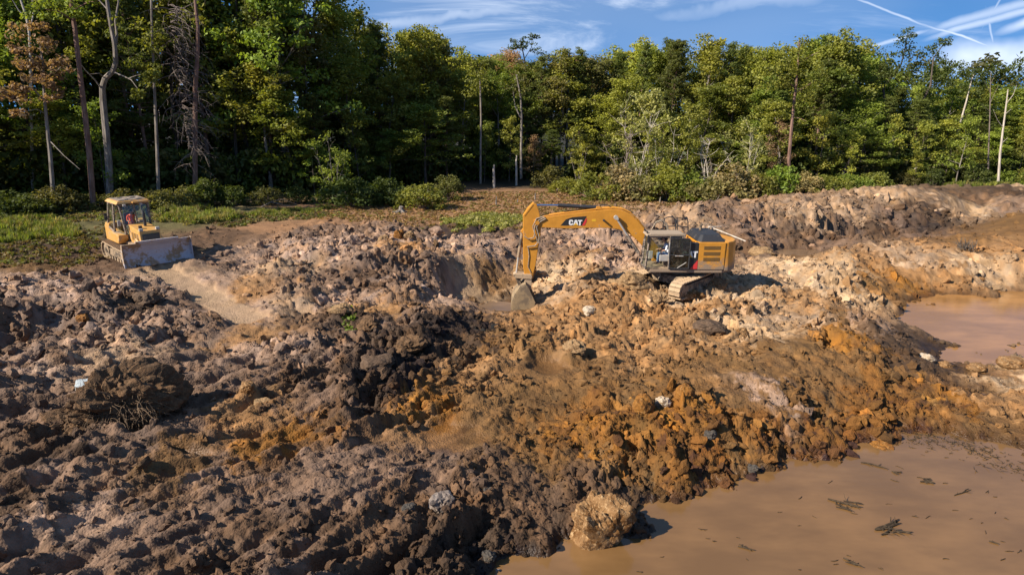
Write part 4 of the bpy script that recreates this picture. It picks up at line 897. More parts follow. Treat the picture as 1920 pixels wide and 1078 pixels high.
patch('field_weeds', small, [(820,425),(900,400),(980,412),(960,432),(900,446)], 1300, 1.5, [(.20, .21, .05), (.27, .26, .10), (.16, .17, .04)], zz=.8)
patch('field_weeds', small, [(0,470),(130,445),(190,440),(180,480),(60,500),(0,505)], 260, 1.0, [(.12, .13, .03), (.16, .12, .05), (.09, .07, .03)], zz=1.5)
patch('field_weeds', small, [(620,585),(650,580),(662,600),(640,612)], 60, 1.0, [(.15, .22, .03)], zz=.5)
patch('field_weeds', small, [(-120,405),(100,400),(300,394),(460,390),(640,380),(640,390),(480,404),(440,412),(300,412),(210,410),(150,420),(60,425),(-120,430)], 2600, 1.0, [(.13, .15, .035), (.10, .105, .03), (.16, .13, .06), (.12, .085, .045)], zz=1.7)
patch('field_weeds', small, [(-60,480),(60,450),(190,430),(200,470),(120,495),(0,505)], 500, .8, [(.12, .12, .03), (.16, .11, .05), (.10, .07, .035)], zz=1.5)
# ------------------------------------------------------------------ machines
def dirty(name, base, mud=(.22, .16, .105), amount=.5, low=None, rough=.42, sc=2.5, spec=.5, metal=0.0):
    """paint with splashed, dried mud; low=(z0,z1) mud rides up from below with a ragged edge"""
    m = mat(name, base, rough, metal, spec); b = m.node_tree.nodes['Principled BSDF']
    n = noise(m, sc, 8, .68); n2 = noise(m, sc*6, 4, .6)
    f = ramp(m, mth(m, 'ADD', mth(m, 'MULTIPLY', n, .8), mth(m, 'MULTIPLY', n2, .2)), .66-.3*amount, .76-.3*amount)
    if low:
        sep = N(m, 'ShaderNodeSeparateXYZ'); K(m, N(m, 'ShaderNodeTexCoord').outputs['Object'], sep.inputs[0])
        zz = mth(m, 'ADD', sep.outputs[2], mth(m, 'MULTIPLY', mth(m, 'SUBTRACT', n, .5), 1.7))
        f = mth(m, 'MAXIMUM', mth(m, 'MULTIPLY', f, .55), ramp(m, zz, low[1], low[0]))
    mc = mixc_(m, n2, tuple(q*.75 for q in mud), tuple(q*1.25 for q in mud))
    fade = mixc_(m, ramp(m, n, .3, .7), tuple(q*.86 for q in base), tuple(min(1, q*1.08) for q in base))
    K(m, mixc_(m, f, fade, mc), b.inputs['Base Color']); K(m, mth(m, 'ADD', rough, mth(m, 'MULTIPLY', f, .45)), b.inputs['Roughness'])
    bump(m, f, .25, .012); return m
YEL = (.49, .215, .024)
M_Y = dirty('yellow_paint', YEL, amount=.26); M_YLOW = dirty('yellow_paint_muddy', YEL, (.23, .165, .11), .3, (1.36, 1.78))
M_YDOZ = dirty('dozer_yellow', (.50, .27, .075), (.30, .21, .13), .5); M_BLK = dirty('black_paint', (.022, .022, .024), (.26, .2, .15), .3, rough=.5)
M_BLK2 = dirty('black_frame', (.03, .03, .03), (.24, .185, .14), .75, rough=.6, sc=4); M_CREAM = dirty('dusty_roof', (.30, .23, .16), (.26, .20, .14), .8, rough=.8)
M_MUDDY = dirty('muddy_steel', (.20, .14, .085), (.36, .255, .155), .95, rough=.85, sc=3); M_MUDDARK = dirty('dark_muddy_steel', (.075, .055, .038), (.26, .185, .115), .75, rough=.8, sc=3)
M_BUCKET = dirty('bucket_steel', (.15, .11, .07), (.24, .17, .095), .8, rough=.7, sc=2); M_CHROME = mat('chrome_rod', (.55, .58, .66), .18, 1.0)
M_HOSE = dirty('hose', (.20, .17, .13), (.4, .3, .2), .6, rough=.7, sc=8); M_RUB = mat('rubber', (.02, .02, .02), .8); M_RED = mat('red_decal', (.50, .03, .03), .5); M_WHITE = mat('white_decal', (.66, .66, .64), .5)
M_DECK = mat('black_decal', (.018, .018, .018), .45); M_TRI = mat('yellow_decal', (.60, .34, .02), .5); M_LOUV = dirty('louvre', (.17, .09, .02), (.22, .16, .1), .3, rough=.7)
M_SEAT = mat('seat_fabric', (.05, .05, .05), .9); M_GREYP = dirty('grey_plastic', (.33, .31, .28), (.3, .22, .16), .4, rough=.6)
def glass_mat(name, tint, refl=.05):
    m = bpy.data.materials.new(name); m.use_nodes = True; m.node_tree.nodes.clear(); o = N(m, 'ShaderNodeOutputMaterial')
    t = N(m, 'ShaderNodeBsdfTransparent'); t.inputs[0].default_value = (*tint, 1); g = N(m, 'ShaderNodeBsdfGlossy'); g.inputs['Roughness'].default_value = .03
    d = N(m, 'ShaderNodeBsdfDiffuse'); d.inputs[0].default_value = (.4, .33, .25, 1)
    x = N(m, 'ShaderNodeMixShader'); x.inputs[0].default_value = refl; K(m, t.outputs[0], x.inputs[1]); K(m, g.outputs[0], x.inputs[2])
    n = noise(m, 3, 6, .65); y = N(m, 'ShaderNodeMixShader'); K(m, ramp(m, n, .5, .75, .02, .22), y.inputs[0]); K(m, x.outputs[0], y.inputs[1]); K(m, d.outputs[0], y.inputs[2])
    K(m, y.outputs[0], o.inputs[0]); return m
M_GLASS = glass_mat('cab_glass', (.88, .93, .90)); M_GLASSD = glass_mat('dark_cab_glass', (.40, .48, .44), .08)

def track(parent, x0, x1, r0, r1, w, y, n_sh, mud, mudside, belly=.0, name='track'):
    """a crawler: idlers at x0 (rear) and x1 (front), shoes one by one as sub-parts"""
    zc0, zc1 = r0, r1; t = empty(name); t.parent = parent; t.location = (0, y, 0)
    L = x1-x0; pts = []
    K_ = 400
    for k in range(14): a = math.pi/2-math.pi*k/13; pts.append((x1+r1*math.cos(a), zc1+r1*math.sin(a)))
    for k in range(14): a = -math.pi/2-math.pi*k/13; pts.append((x0+r0*math.cos(a), zc0+r0*math.sin(a)))
    for k in range(1, 8): f = k/8; pts.append((x0+L*f, zc0+r0+(zc1+r1-zc0-r0)*f-belly*math.sin(math.pi*f)))
    P_ = np.array(pts+[pts[0]]); sg = np.hypot(*np.diff(P_, axis=0).T); cu = np.concatenate([[0], np.cumsum(sg)]); pitch = cu[-1]/n_sh
    b = MB(); b.box(-pitch*.47, pitch*.47, -w/2, w/2, -.03, .02); b.box(pitch*.25, pitch*.42, -w/2, w/2, .02, .065)
    sm = b.mesh('track_shoe', .006); sm.materials.append(mud)
    for k in range(n_sh):
        s = (k+.5)*pitch; i = int(np.clip(np.searchsorted(cu, s)-1, 0, len(sg)-1)); f = (s-cu[i])/sg[i]; p = P_[i]+(P_[i+1]-P_[i])*f; d = (P_[i+1]-P_[i])/sg[i]
        so = link('track_shoe', sm, None, t); so.location = (p[0], 0, p[1]); so.rotation_euler = (0, -math.atan2(d[1], d[0])+0, 0)
        nx, nz = -d[1], d[0]                                            # outward side check
        cx, cz = (x0+x1)/2, (r0+r1)/2
        if nx*(p[0]-cx)+nz*(p[1]-cz) < 0: so.rotation_euler = (0, math.pi-math.atan2(d[1], d[0]), 0)
    zb = min(r0, r1)
    MB().box(x0+.1, x1-.1, -w*.28, w*.28, zb*.55, zb*1.45).build('track_frame', mudside, t, .03)
    for nm, xx, rr in (('sprocket', x0, r0-.07), ('idler', x1, r1-.07)):
        MB().tube([(xx, -w*.36, rr+.07), (xx, w*.36, rr+.07)], rr, 18).build(nm, mudside, t, .02)
        MB().tube([(xx, -w*.42, rr+.07), (xx, w*.42, rr+.07)], rr*.35, 12).build('hub', M_MUDDARK, t)
    nr = 6
    for k in range(nr):
        xx = x0+.35+(L-.7)*k/(nr-1); MB().tube([(xx, -w*.34, .15), (xx, w*.34, .15)], .12, 10).build('roller', M_MUDDARK, t)
    return t
def lettering(parent, M, h, thick=.006):
    """the three letters and the triangle of the maker's mark, in the x-z plane; M places them"""
    C_ = [(.78,.62),(.78,.80),(.58,1.0),(.20,1.0),(0,.80),(0,.20),(.20,0),(.58,0),(.78,.20),(.78,.38),(.50,.38),(.50,.28),(.44,.22),(.34,.22),(.28,.28),(.28,.72),(.34,.78),(.44,.78),(.50,.72),(.50,.62)]
    A_ = [(0,0),(.28,1.0),(.66,1.0),(.94,0),(.64,0),(.55,.40),(.47,.72),(.39,.40),(.30,0)]
    T_ = [(0,1.0),(.80,1.0),(.80,.77),(.54,.77),(.54,0),(.26,0),(.26,.77),(0,.77)]
    out = []
    for nm, poly, ox in (('letter', C_, 0), ('letter', A_, .80), ('letter', T_, 1.62)):
        out.append(MB().prism([((a+ox)*h, b*h) for a, b in poly], 0, thick, 'y', M).build(nm, M_WHITE, parent))
    out.append(MB().prism([((.80+.02)*h, 0), ((.80+.92)*h, 0), ((.80+.47)*h, .46*h)], thick*.5, thick*1.6, 'y', M).build('triangle_mark', M_TRI, parent))
    return out
def face_y(x, y, z, tilt=0.0):
    """letters that read from the +y side: text runs along -x"""
    return Matrix.Translation((x, y, z)) @ Matrix.Rotation(tilt, 4, 'Y') @ Matrix(((-1, 0, 0, 0), (0, 1, 0, 0), (0, 0, 1, 0), (0, 0, 0, 1)))

# ---- excavator: faces -X in the world, its left side to the camera
EX, EY, EZ = 8.57, 30.9, .0
ex = thing('excavator', 'yellow tracked excavator digging from the orange spoil, its arm reaching left', 'excavator', (EX, EY, EZ), math.pi)
def L(px, py, yl=0.0):
    X, Z = at_depth(px, py, EY-yl); return EX-X, Z-EZ
def Ls(pp, yl=0.0): return [L(a, b, yl) for a, b in pp]
under = empty('undercarriage'); under.parent = ex; under.rotation_euler = (0, rad(1.5), rad(43))
for s in (-1, 1): track(under, -1.55, 1.62, .42, .40, .62, 1.18*s, 44, M_MUDDY, M_MUDDARK, .03)
MB().box(-1.0, 1.0, -.95, .95, .42, .85).build('car_body', M_MUDDARK, under, .06)
MB().tube([(0, 0, .84), (0, 0, 1.06)], .72, 24).build('slewing_ring', M_MUDDARK, ex)
deck = [(1.75, -1.28), (1.75, 1.24), (-1.9, 1.24), (-2.45, .95), (-2.72, .4), (-2.72, -.5), (-2.45, -1.0), (-1.9, -1.28)]
MB().prism(deck, 1.05, 1.22, 'z').build('deck', M_YLOW, ex, .025)
MB().box(-.15, 1.70, 1.2405, 1.30, 1.10, 1.24).build('side_skirt', M_YLOW, ex, .02)
# rear body: panels, counterweight, hood
MB().box(-1.98, -.66, .70, 1.27, 1.223, 2.60).build('side_panel', M_YLOW, ex, .025)
for k in range(3):
    z1 = 2.42-.29*k; lv = MB()
    for q in range(4): lv.box(-1.72, -.93, 1.268, 1.283, z1-.035-.042*q, z1-.012-.042*q)
    lv.box(-1.74, -.91, 1.26, 1.274, z1-.19, z1); lv.build('louvre', M_LOUV, ex)
MB().box(-1.97, -.70, -1.26, .69, 1.223, 2.50).build('engine_housing', M_Y, ex, .03)
cw = [(-1.985, 1.255), (-2.2, 1.24), (-2.5, 1.02), (-2.74, .62), (-2.80, 0), (-2.74, -.62), (-2.5, -1.02), (-2.2, -1.24), (-1.985, -1.26)]
cwt = [(a if a > -2.0 else a+.06, b*.98) for a, b in cw]
MB().prism(cw, 1.14, 2.62, 'z', top=cwt).build('counterweight', M_YLOW, ex, .06)
hb = [(-1.94, 1.18), (-.78, 1.18), (-.62, .95), (-.62, -1.10), (-1.94, -1.10)]; ht = [(-1.80, .85), (-.95, .85), (-.86, .75), (-.86, -.95), (-1.80, -.95)]
MB().prism(hb, 2.602, 2.92, 'z', top=ht).build('engine_hood', M_BLK, ex, .04)
MB().tube([(-1.2, -.5, 2.9), (-1.2, -.5, 3.12), (-1.28, -.5, 3.2)], .07, 8).build('exhaust', M_MUDDARK, ex)
MB().box(-.62, .10, -1.26, -.45, 1.223, 2.15).build('fuel_tank', M_Y, ex, .04); MB().box(.12, 1.2, -1.26, -.55, 1.223, 1.95).build('tool_box', M_Y, ex, .04)
MB().box(-.66, -.1, -.40, .40, 1.223, 2.5).build('hydraulic_cover', M_Y, ex, .04); MB().tube([(-.25, -.75, 2.1), (-.25, -.75, 2.75)], .16, 12).build('filter_canister', M_Y, ex, .02)
# black flank with the mark, partly behind the open door
MB().box(-.657, .08, 1.05, 1.268, 1.224, 2.57).build('flank_panel', M_DECK, ex, .015)
flank = MB().box(-.655, .07, 1.268, 1.272, 1.25, 2.55).build('decal', M_DECK, ex)
lettering(flank, face_y(.155, 1.272, 1.84), .32)
MB().prism([(-.652, 1.26), (-.30, 1.26), (-.652, 1.72)], 1.272, 1.277, 'y').build('red_wedge', M_RED, flank)
# cab
cab = empty('cab'); cab.parent = ex
CX0, CX1, CY0, CY1, CZ0, CZ1 = .10, 1.90, .32, 1.27, 1.224, 2.93
fr = MB()
for p, q in (((1.93, CY1-.04, 1.26), (1.80, CY1-.05, 2.92)), ((1.93, CY0+.04, 1.26), (1.80, CY0+.05, 2.92)), ((.76, CY1-.03, 1.26), (.78, CY1-.03, 2.92)), ((.14, CY1-.03, 1.26), (.16, CY1-.04, 2.92)), ((.14, CY0+.04, 1.26), (.16, CY0+.05, 2.92)), ((.78, CY0+.04, 1.26), (.78, CY0+.04, 2.92))):
    fr.tube([p, q], .055, 6)
fr.tube([(1.80, CY1-.05, 2.88), (.16, CY1-.05, 2.88)], .05, 6); fr.tube([(1.80, CY0+.05, 2.88), (.16, CY0+.05, 2.88)], .05, 6); fr.tube([(1.92, CY0+.04, 1.30), (1.92, CY1-.04, 1.30)], .05, 6)
fr.tube([(.15, CY1-.04, 1.95), (.78, CY1-.04, 1.95)], .035, 6)
fr.build('cab_frame', M_BLK2, cab)
MB().prism([(1.95, 2.90), (1.92, 3.00), (1.75, 3.045), (.2, 3.045), (.04, 3.0), (.04, 2.92)], CY0-.03, CY1+.03, 'y').build('roof', M_CREAM, cab, .03)
MB().box(CX0, CX1+.03, CY0, CY1-.01, 1.2235, 1.30).build('floor', M_MUDDARK, cab)
MB().box(.12, .16, CY0+.06, CY1-.06, 1.30, 1.95).build('rear_wall', M_BLK, cab)
MB().box(.82, 1.86, CY0+.01, CY0+.03, 1.31, 2.86).build('window', M_GLASS, cab); MB().box(.2, .74, CY0+.01, CY0+.03, 1.31, 2.86).build('window', M_GLASS, cab)
MB().box(.2, .72, CY1-.05, CY1-.035, 1.99, 2.84).build('window', M_GLASSD, cab); MB().box(.2, .72, CY1-.05, CY1-.03, 1.32, 1.93).build('lower_panel', M_BLK, cab)
MB().prism([(1.905, 1.34), (1.915, 1.34), (1.79, 2.86), (1.78, 2.86)], CY0+.1, CY1-.1, 'y').build('windscreen', M_GLASS, cab)
seat = MB().box(.46, 1.0, .55, 1.03, 1.72, 1.86).build('seat', M_SEAT, cab, .05); MB().prism([(.42, 1.80), (.56, 1.80), (.46, 2.48), (.34, 2.48)], .57, 1.01, 'y').build('backrest', M_SEAT, seat, .05)
MB().box(.55, .95, .6, .98, 1.30, 1.715).build('seat_base', M_MUDDARK, cab, .02)
for s in (.48, 1.10): MB().box(.72, 1.22, s-.06, s+.06, 1.62, 1.94).build('console', M_GREYP, cab, .03)
MB().tube([(1.15, 1.10, 1.93), (1.17, 1.09, 2.13)], .03, 8).build('joystick', M_RUB, cab); MB().tube([(1.15, .48, 1.93), (1.17, .49, 2.13)], .03, 8).build('joystick', M_RUB, cab)
MB().box(1.42, 1.62, .40, .52, 1.6, 2.0).build('display', M_GREYP, cab, .02)
door = empty('door'); door.parent = cab; door.location = (.77, 1.325, 0)
df = MB()
for p, q in (((0, 0, 1.30), (0, 0, 2.82)), ((-.96, .03, 1.30), (-.98, .03, 2.70)), ((0, 0, 1.30), (-.96, .03, 1.30)), ((0, 0, 2.82), (-.9, .03, 2.80)), ((-.9, .03, 2.80), (-.98, .03, 2.68)), ((0, 0, 1.98), (-.96, .03, 1.98))): df.tube([p, q], .035, 6)
df.build('door_frame', M_BLK, door); MB().box(-.94, -.03, .008, .018, 2.01, 2.79).build('pane', M_GLASSD, door); MB().box(-.94, -.03, .008, .018, 1.33, 1.95).build('pane', M_GLASSD, door)
MB().tube([(-.25, .05, 1.94), (-.65, .07, 1.94)], .022, 6).build('handle', M_GREYP, door); MB().tube([(-.4, .04, 1.33), (-.82, .06, 1.62)], .018, 6).build('gas_strut', M_GREYP, door)
MB().tube([(1.92, .4, 1.3), (1.98, .34, 1.6), (1.90, .34, 2.5), (1.82, .38, 2.86)], .022, 6).build('handrail', M_BLK2, cab)
MB().tube([(.80, CY1+.03, 1.75), (.83, CY1+.06, 1.9), (.83, CY1+.06, 2.45), (.80, CY1+.03, 2.6)], .02, 6).build('handrail', M_GREYP, cab)
MB().tube([(1.75, 1.2, 2.95), (1.9, 1.32, 2.98)], .014, 5).box(1.86, 1.93, 1.27, 1.37, 2.62, 2.96).build('mirror', M_BLK, cab)
for s in (.5, 1.08): MB().box(1.86, 1.94, s-.07, s+.07, 3.046, 3.13).build('work_lamp', M_BLK, cab, .015)
# handrails on the far side
for pts in ([(1243,425),(1246,410),(1252,407),(1262,407),(1267,412),(1267,432)], [(1270,432),(1270,408),(1288,411),(1290,416),(1290,432)], [(1243,425),(1267,424)], [(1270,424),(1290,426)]):
    m_ = MB(); m_.tube([(L(a, b, -1.15)[0], -1.15, L(a, b, -1.15)[1]) for a, b in pts], .03, 6)
    m_.build('handrail', M_BLK, ex)
m_ = MB(); m_.tube([(L(a, b, -1.15)[0], -1.15, L(a, b, -1.15)[1]) for a, b in ((1243,426),(1243,455))], .025, 6); m_.tube([(L(a, b, -1.15)[0], -1.15, L(a, b, -1.15)[1]) for a, b in ((1290,430),(1290,460))], .025, 6); m_.build('rail_post', M_BLK, ex)
m_ = MB()
for d_ in (0, .08): m_.tube([(L(a, b, -.4)[0], -.4-d_, L(a, b, -.4)[1]-d_) for a, b in ((1218,452),(1222,430),(1230,416),(1241,412),(1250,420),(1256,440))], .03, 6)
m_.build('hose', M_HOSE, ex)
MB().tube([(1.15, 1.0, 1.04), (1.12, 1.1, .9), (1.22, 1.16, .72)], .02, 5).build('step', M_CREAM, ex)
# boom
bo = [(1000,411),(1012,407),(1040,403),(1080,398),(1120,393),(1148,391),(1166,393),(1181,400),(1195,413),(1210,432),(1228,456),(1243,476),(1238,490),(1226,484),(1205,462),(1190,446),(1175,435),(1160,429),(1140,426),(1100,426),(1060,427),(1014,425),(1003,421)]
boom = MB().prism(Ls(bo), -.27, .27).build('boom', M_Y, ex, .03)
ridge = [(1016,406.5),(1040,402),(1080,397),(1120,392),(1148,390),(1166,392),(1181,399),(1195,412),(1208,430)]
m_ = MB()
for s in (-.2, -.1, .12, .2): m_.tube([(L(a, b)[0], s, L(a, b)[1]+.035) for a, b in ridge], .028, 5)
m_.build('pipe', M_Y, boom)
dec = MB().prism(Ls([(1051,423),(1061,411.5),(1073,407.5),(1100,405.5),(1091,423)], .27), .271, .277).build('decal', M_DECK, boom)
MB().prism(Ls([(1091,423),(1100,408.5),(1100,415),(1096,423)], .27), .272, .280).build('red_wedge', M_RED, dec)
a_, b_ = L(1066.5, 422.3, .28); lettering(dec, face_y(a_, .277, b_, rad(-1.5)), .275)
a_, b_ = L(1113.5, 413.5, .28); MB().box(a_-.1, a_+.1, .271, .275, b_-.05, b_+.06).build('plate', M_TRI, boom)
a_, b_ = L(1132, 413, .3); MB().tube([(a_, .2, b_), (a_, .46, b_)], .055, 8).build('work_lamp', M_RUB, boom)
# boom rams
for s in (-.42, .42):
    a0 = L(1155, 408, s); a1 = L(1176, 441, s); a2 = L(1197, 474, s)
    rm = MB().tube([(a2[0], s, a2[1]), (a1[0], s, a1[1])], .085, 12).build('boom_cylinder', M_BLK2, ex, smooth=True)
    MB().tube([(a1[0], s, a1[1]), (a0[0], s, a0[1])], .05, 10).build('rod', M_GREYP, rm, smooth=True)
    MB().tube([(a0[0], s-.07, a0[1]), (a0[0], s+.07, a0[1])], .11, 12).build('pin', M_GREYP, rm)
a0 = L(1155, 408, 0); MB().tube([(a0[0], -.5, a0[1]), (a0[0], .5, a0[1])], .06, 10).build('pivot_pin', M_GREYP, ex)
# stick ram on top of the boom
a0, a1, a2 = L(1003, 385), L(1046, 386.5), L(1121, 391.5)
rm = MB().tube([(a1[0], 0, a1[1]+.03), (a2[0], 0, a2[1]+.06)], .10, 12).build('stick_cylinder', M_BLK, ex, smooth=True)
MB().tube([(a0[0], 0, a0[1]), (a1[0], 0, a1[1]+.03)], .058, 10).build('rod', M_CHROME, rm, smooth=True)
a3 = L(1128, 396); MB().prism([(a2[0]+.2, a2[1]-.18), (a2[0]-.35, a2[1]-.18), (a2[0]-.1, a2[1]+.14), (a2[0]+.08, a2[1]+.14)], -.16, .16).build('cylinder_bracket', M_Y, boom, .02)
m_ = MB()
for s in (-.06, .05): m_.tube([(L(a, b)[0], s, L(a, b)[1]) for a, b in ((1118,389),(1126,385),(1138,384),(1147,389),(1150,394))], .02, 5)
m_.build('hose', M_RUB, boom)
# stick
st = [(1000,379),(1006,382),(1010,394),(1015,418),(1013,440),(1009,464),(1004,495),(998,519),(984,519),(981,500),(980.5,450),(980.5,403),(990,389)]
stick = MB().prism(Ls(st), -.22, .22).build('stick', M_Y, ex, .03)
MB().prism(Ls([(983,458),(1009,455),(1008,459),(984,462)]), -.235, .235).build('reinforcing_rib', M_Y, stick, .01)
MB().prism(Ls([(982,402),(998,381),(1000,383),(984,404)]), -.235, .235).build('reinforcing_rib', M_Y, stick, .01)
a0 = L(1007, 416); MB().tube([(a0[0], -.34, a0[1]), (a0[0], .34, a0[1])], .11, 14).build('pivot_pin', M_Y, stick)
for pts in ([(1022,408),(1010,413),(1003,424),(1002,436),(1007,448),(1008,455),(1003,461),(988,463)], [(1020,406),(1006,410),(999,425),(1003,438),(1000,446),(990,448),(983,443)], [(1024,410),(1013,416),(1006,426),(1011,445),(1010,456)]):
    m_ = MB(); m_.tube([(L(a, b, .3)[0], .30, L(a, b, .3)[1]) for a, b in pts], .030, 6); m_.build('hose', M_HOSE, stick, smooth=True)
m_ = MB(); m_.tube([(L(a, b, .25)[0], .24, L(a, b, .25)[1]) for a, b in ((990,464),(992,480),(990,500),(996,512))], .022, 5); m_.build('hose', M_HOSE, stick)
# bucket ram, linkage, bucket
a0, a1, a2 = L(979.5, 436), L(972, 482), L(968, 514)
rm = MB().tube([(a0[0], 0, a0[1]), (a1[0], 0, a1[1])], .085, 12).build('bucket_cylinder', M_MUDDARK, ex, smooth=True)
MB().tube([(a1[0], 0, a1[1]), (a2[0], 0, a2[1])], .05, 10).build('rod', M_GREYP, rm, smooth=True)
MB().prism(Ls([(984,440),(976,434),(984,424)]), -.14, .14).build('cylinder_bracket', M_Y, stick)
MB().prism(Ls([(962,513),(966,511),(996,512),(998,517),(996,521),(966,519)]), -.30, .30).build('linkage', M_MUDDY, ex, .02)
MB().prism(Ls([(965,517),(972,517),(982,540),(975,542)]), -.20, .20).build('linkage', M_MUDDARK, ex, .015)
BK = [(986,527),(976,533),(967,545),(961,560),(960,574),(966,583),(978,588)]
bkt = empty('bucket'); bkt.parent = ex; wb = .68
p_ = Ls(BK); m_ = MB()
inn = [(a-.035 if i > 0 else a, b) for i, (a, b) in enumerate(p_)]
for i in range(len(p_)-1):
    (xa, za), (xb, zb_) = p_[i], p_[i+1]; dx, dz = xb-xa, zb_-za; l_ = math.hypot(dx, dz); nx, nz = dz/l_*.05, -dx/l_*.05
    m_.prism([(xa, za), (xb, zb_), (xb-nx, zb_-nz), (xa-nx, za-nz)], -wb, wb)
m_.build('bucket_shell', M_BUCKET, bkt)
side = Ls(BK+[(999,574),(1003,560),(990,532)])
for s in (-wb, wb): MB().prism(side, s-.03, s+.03).build('side_plate', M_BUCKET, bkt, .008)
xa, za = p_[-1]
for k in range(5): y_ = -wb+.1+k*(2*wb-.2)/4; MB().prism([(xa+.05, za-.03), (xa+.05, za+.06), (xa-.32, za+.10)], y_-.06, y_+.06).build('tooth', M_MUDDARK, bkt)
MB().prism(Ls([(985,519),(997,519),(996,540),(978,545)]), -.26, .26).build('bucket_ear', M_MUDDY, bkt, .02)
ex.rotation_euler = (0, 0, math.pi)
# two pale poles lying on the hood
def pole(p, q, r, label):
    m = MB(); c = Vector(p); m.tube([(0, 0, 0), tuple((Vector(q)-c)*.5+Vector((0, 0, .01))), tuple(Vector(q)-c)], [r, r*.95, r*.85], 6)
    o = m.build('pole', B_PALE); o.location = c; return tag(o, label, 'pole', 'pale poles lying on the excavator hood')
X0, Z0 = at_depth(1328, 425, EY+.7); X1, Z1 = at_depth(1354, 422, EY+.9); pole((X0, EY+.7, EZ+2.99), (X1, EY+1.0, EZ+2.985), .035, 'short pale pole lying along the back edge of the black engine hood')
pole((EX+1.78, EY+1.0, EZ+2.985), (EX+3.15, EY-.7, EZ+2.05+.5), .035, 'long pale pole hanging over the rear corner of the excavator')

# ---- bulldozer
DX, DY = P(267, 482, 1.2); DZ = 1.14; DA = rad(-40)
dz = thing('bulldozer', 'yellow tracked bulldozer with a mud smeared blade, standing on the left mud flat', 'bulldozer', (DX, DY, DZ), DA)
dz.rotation_euler = (rad(0), rad(2), DA)
for s in (-1, 1): track(dz, -1.35, 1.25, .44, .40, .62, 1.02*s, 40, M_MUDDY, M_MUDDARK, .02)
MB().box(-1.5, 1.15, -.68, .68, .45, 1.05).build('main_frame', M_MUDDARK, dz, .05)
hoodp = [(.15, 1.0), (1.62, .92), (1.66, 1.30), (1.60, 1.78), (.15, 1.95)]
hood = MB().prism(hoodp, -.50, .50).build('engine_hood', M_YDOZ, dz, .04)
MB().box(1.645, 1.69, -.42, .42, .98, 1.62).build('grille', M_BLK, hood, .01)
for s in (-1, 1):
    for k in range(3): MB().box(.5+.32*k, .72+.32*k, s*.505-.006, s*.505+.006, 1.2, 1.6).build('vent', M_LOUV, hood)
    MB().box(1.50, 1.62, s*.40-.09, s*.40+.09, 1.79, 1.92).build('headlight', M_GREYP, hood, .015)
MB().tube([(.75, .12, 1.86), (.75, .12, 2.55), (.70, .12, 2.66)], [.075, .07, .065], 10).build('exhaust', M_BLK, hood)
MB().tube([(1.1, -.25, 1.84), (1.1, -.25, 1.98)], .09, 10).build('air_inlet', M_BLK, hood)
MB().prism([(-1.75, .95), (-.05, .95), (.14, 1.2), (.14, 1.42), (-.1, 1.45), (-1.0, 1.5), (-1.75, 1.75)], -1.02, -.55).build('fender', M_YDOZ, dz, .04)
MB().prism([(-1.75, .95), (-.05, .95), (.14, 1.2), (.14, 1.42), (-.1, 1.45), (-1.0, 1.5), (-1.75, 1.75)], .55, 1.02).build('fender', M_YDOZ, dz, .04)
MB().box(-1.9, -1.3, -.95, .95, .9, 1.85).build('fuel_tank', M_YDOZ, dz, .08); MB().box(-1.3, .12, -.54, .54, 1.0, 1.22).build('floor', M_MUDDARK, dz)
dc = empty('cab'); dc.parent = dz; f_ = MB()
for s in (-1, 1):
    f_.tube([(.10, s*.62, 1.40), (-.12, s*.70, 2.98)], .055, 6); f_.tube([(-.62, s*.92, 1.45), (-.66, s*.78, 2.98)], .05, 6); f_.tube([(-1.55, s*.90, 1.70), (-1.40, s*.76, 2.98)], .06, 6)
    f_.tube([(.10, s*.62, 1.42), (-.62, s*.92, 1.46), (-1.55, s*.90, 1.72)], .05, 6); f_.tube([(-.12, s*.70, 2.94), (-1.42, s*.76, 2.94)], .05, 6)
f_.tube([(-.12, -.7, 2.94), (-.12, .7, 2.94)], .05, 6); f_.tube([(-1.42, -.76, 2.94), (-1.42, .76, 2.94)], .05, 6); f_.tube([(.02, 0, 1.95), (-.12, 0, 2.94)], .04, 6); f_.tube([(.10, -.62, 1.93), (.10, .62, 1.93)], .035, 6)
f_.build('cab_frame', M_BLK2, dc)
MB().prism([(.0, -.86), (.0, .86), (-1.62, .88), (-1.62, -.88)], 3.0, 3.14, 'z', top=[(-.10, -.74), (-.10, .74), (-1.50, .76), (-1.50, -.76)]).build('roof', M_YDOZ, dc, .03)
MB().prism([(-.18, -.66), (-.18, .66), (-1.44, .68), (-1.44, -.68)], 3.141, 3.17, 'z').build('roof_pad', M_BLK2, dc, .01)
MB().box(-.03, .10, -.10, .70, 3.0, 3.10).build('roof_visor', M_YDOZ, dc, .02)
for s in (-.5, .3): MB().box(.0, .10, s-.07, s+.07, 2.88, 2.99).build('work_lamp', M_GREYP, dc, .01)
for s in (-1, 1):
    MB().prism([(.02, 1.50), (-.58, 1.54), (-.62, 2.88), (-.14, 2.90)], s*.80-.008, s*.80+.008).build('window', M_GLASS if s > 0 else M_GLASS, dc)
    MB().prism([(-.68, 1.56), (-1.48, 1.80), (-1.40, 2.88), (-.70, 2.88)], s*.84-.008, s*.84+.008).build('window', M_GLASS, dc)
MB().box(-1.50, -1.485, -.7, .7, 1.9, 2.88).build('window', M_GLASS, dc); MB().prism([(.06, 1.98), (.075, 1.98), (-.10, 2.88), (-.115, 2.88)], .05, .6, 'y').build('window', M_GLASS, dc)
MB().prism([(.06, 1.98), (.075, 1.98), (-.10, 2.88), (-.115, 2.88)], -.6, -.05, 'y').build('window', M_GLASS, dc)
q_ = MB().box(-1.05, -.50, -.27, .27, 1.55, 1.72).build('seat', M_SEAT, dc, .05); MB().box(-1.18, -1.0, -.27, .27, 1.60, 2.35).build('backrest', M_SEAT, q_, .05); MB().box(-1.0, -.55, -.24, .24, 1.22, 1.55).build('seat_base', M_MUDDARK, dc)
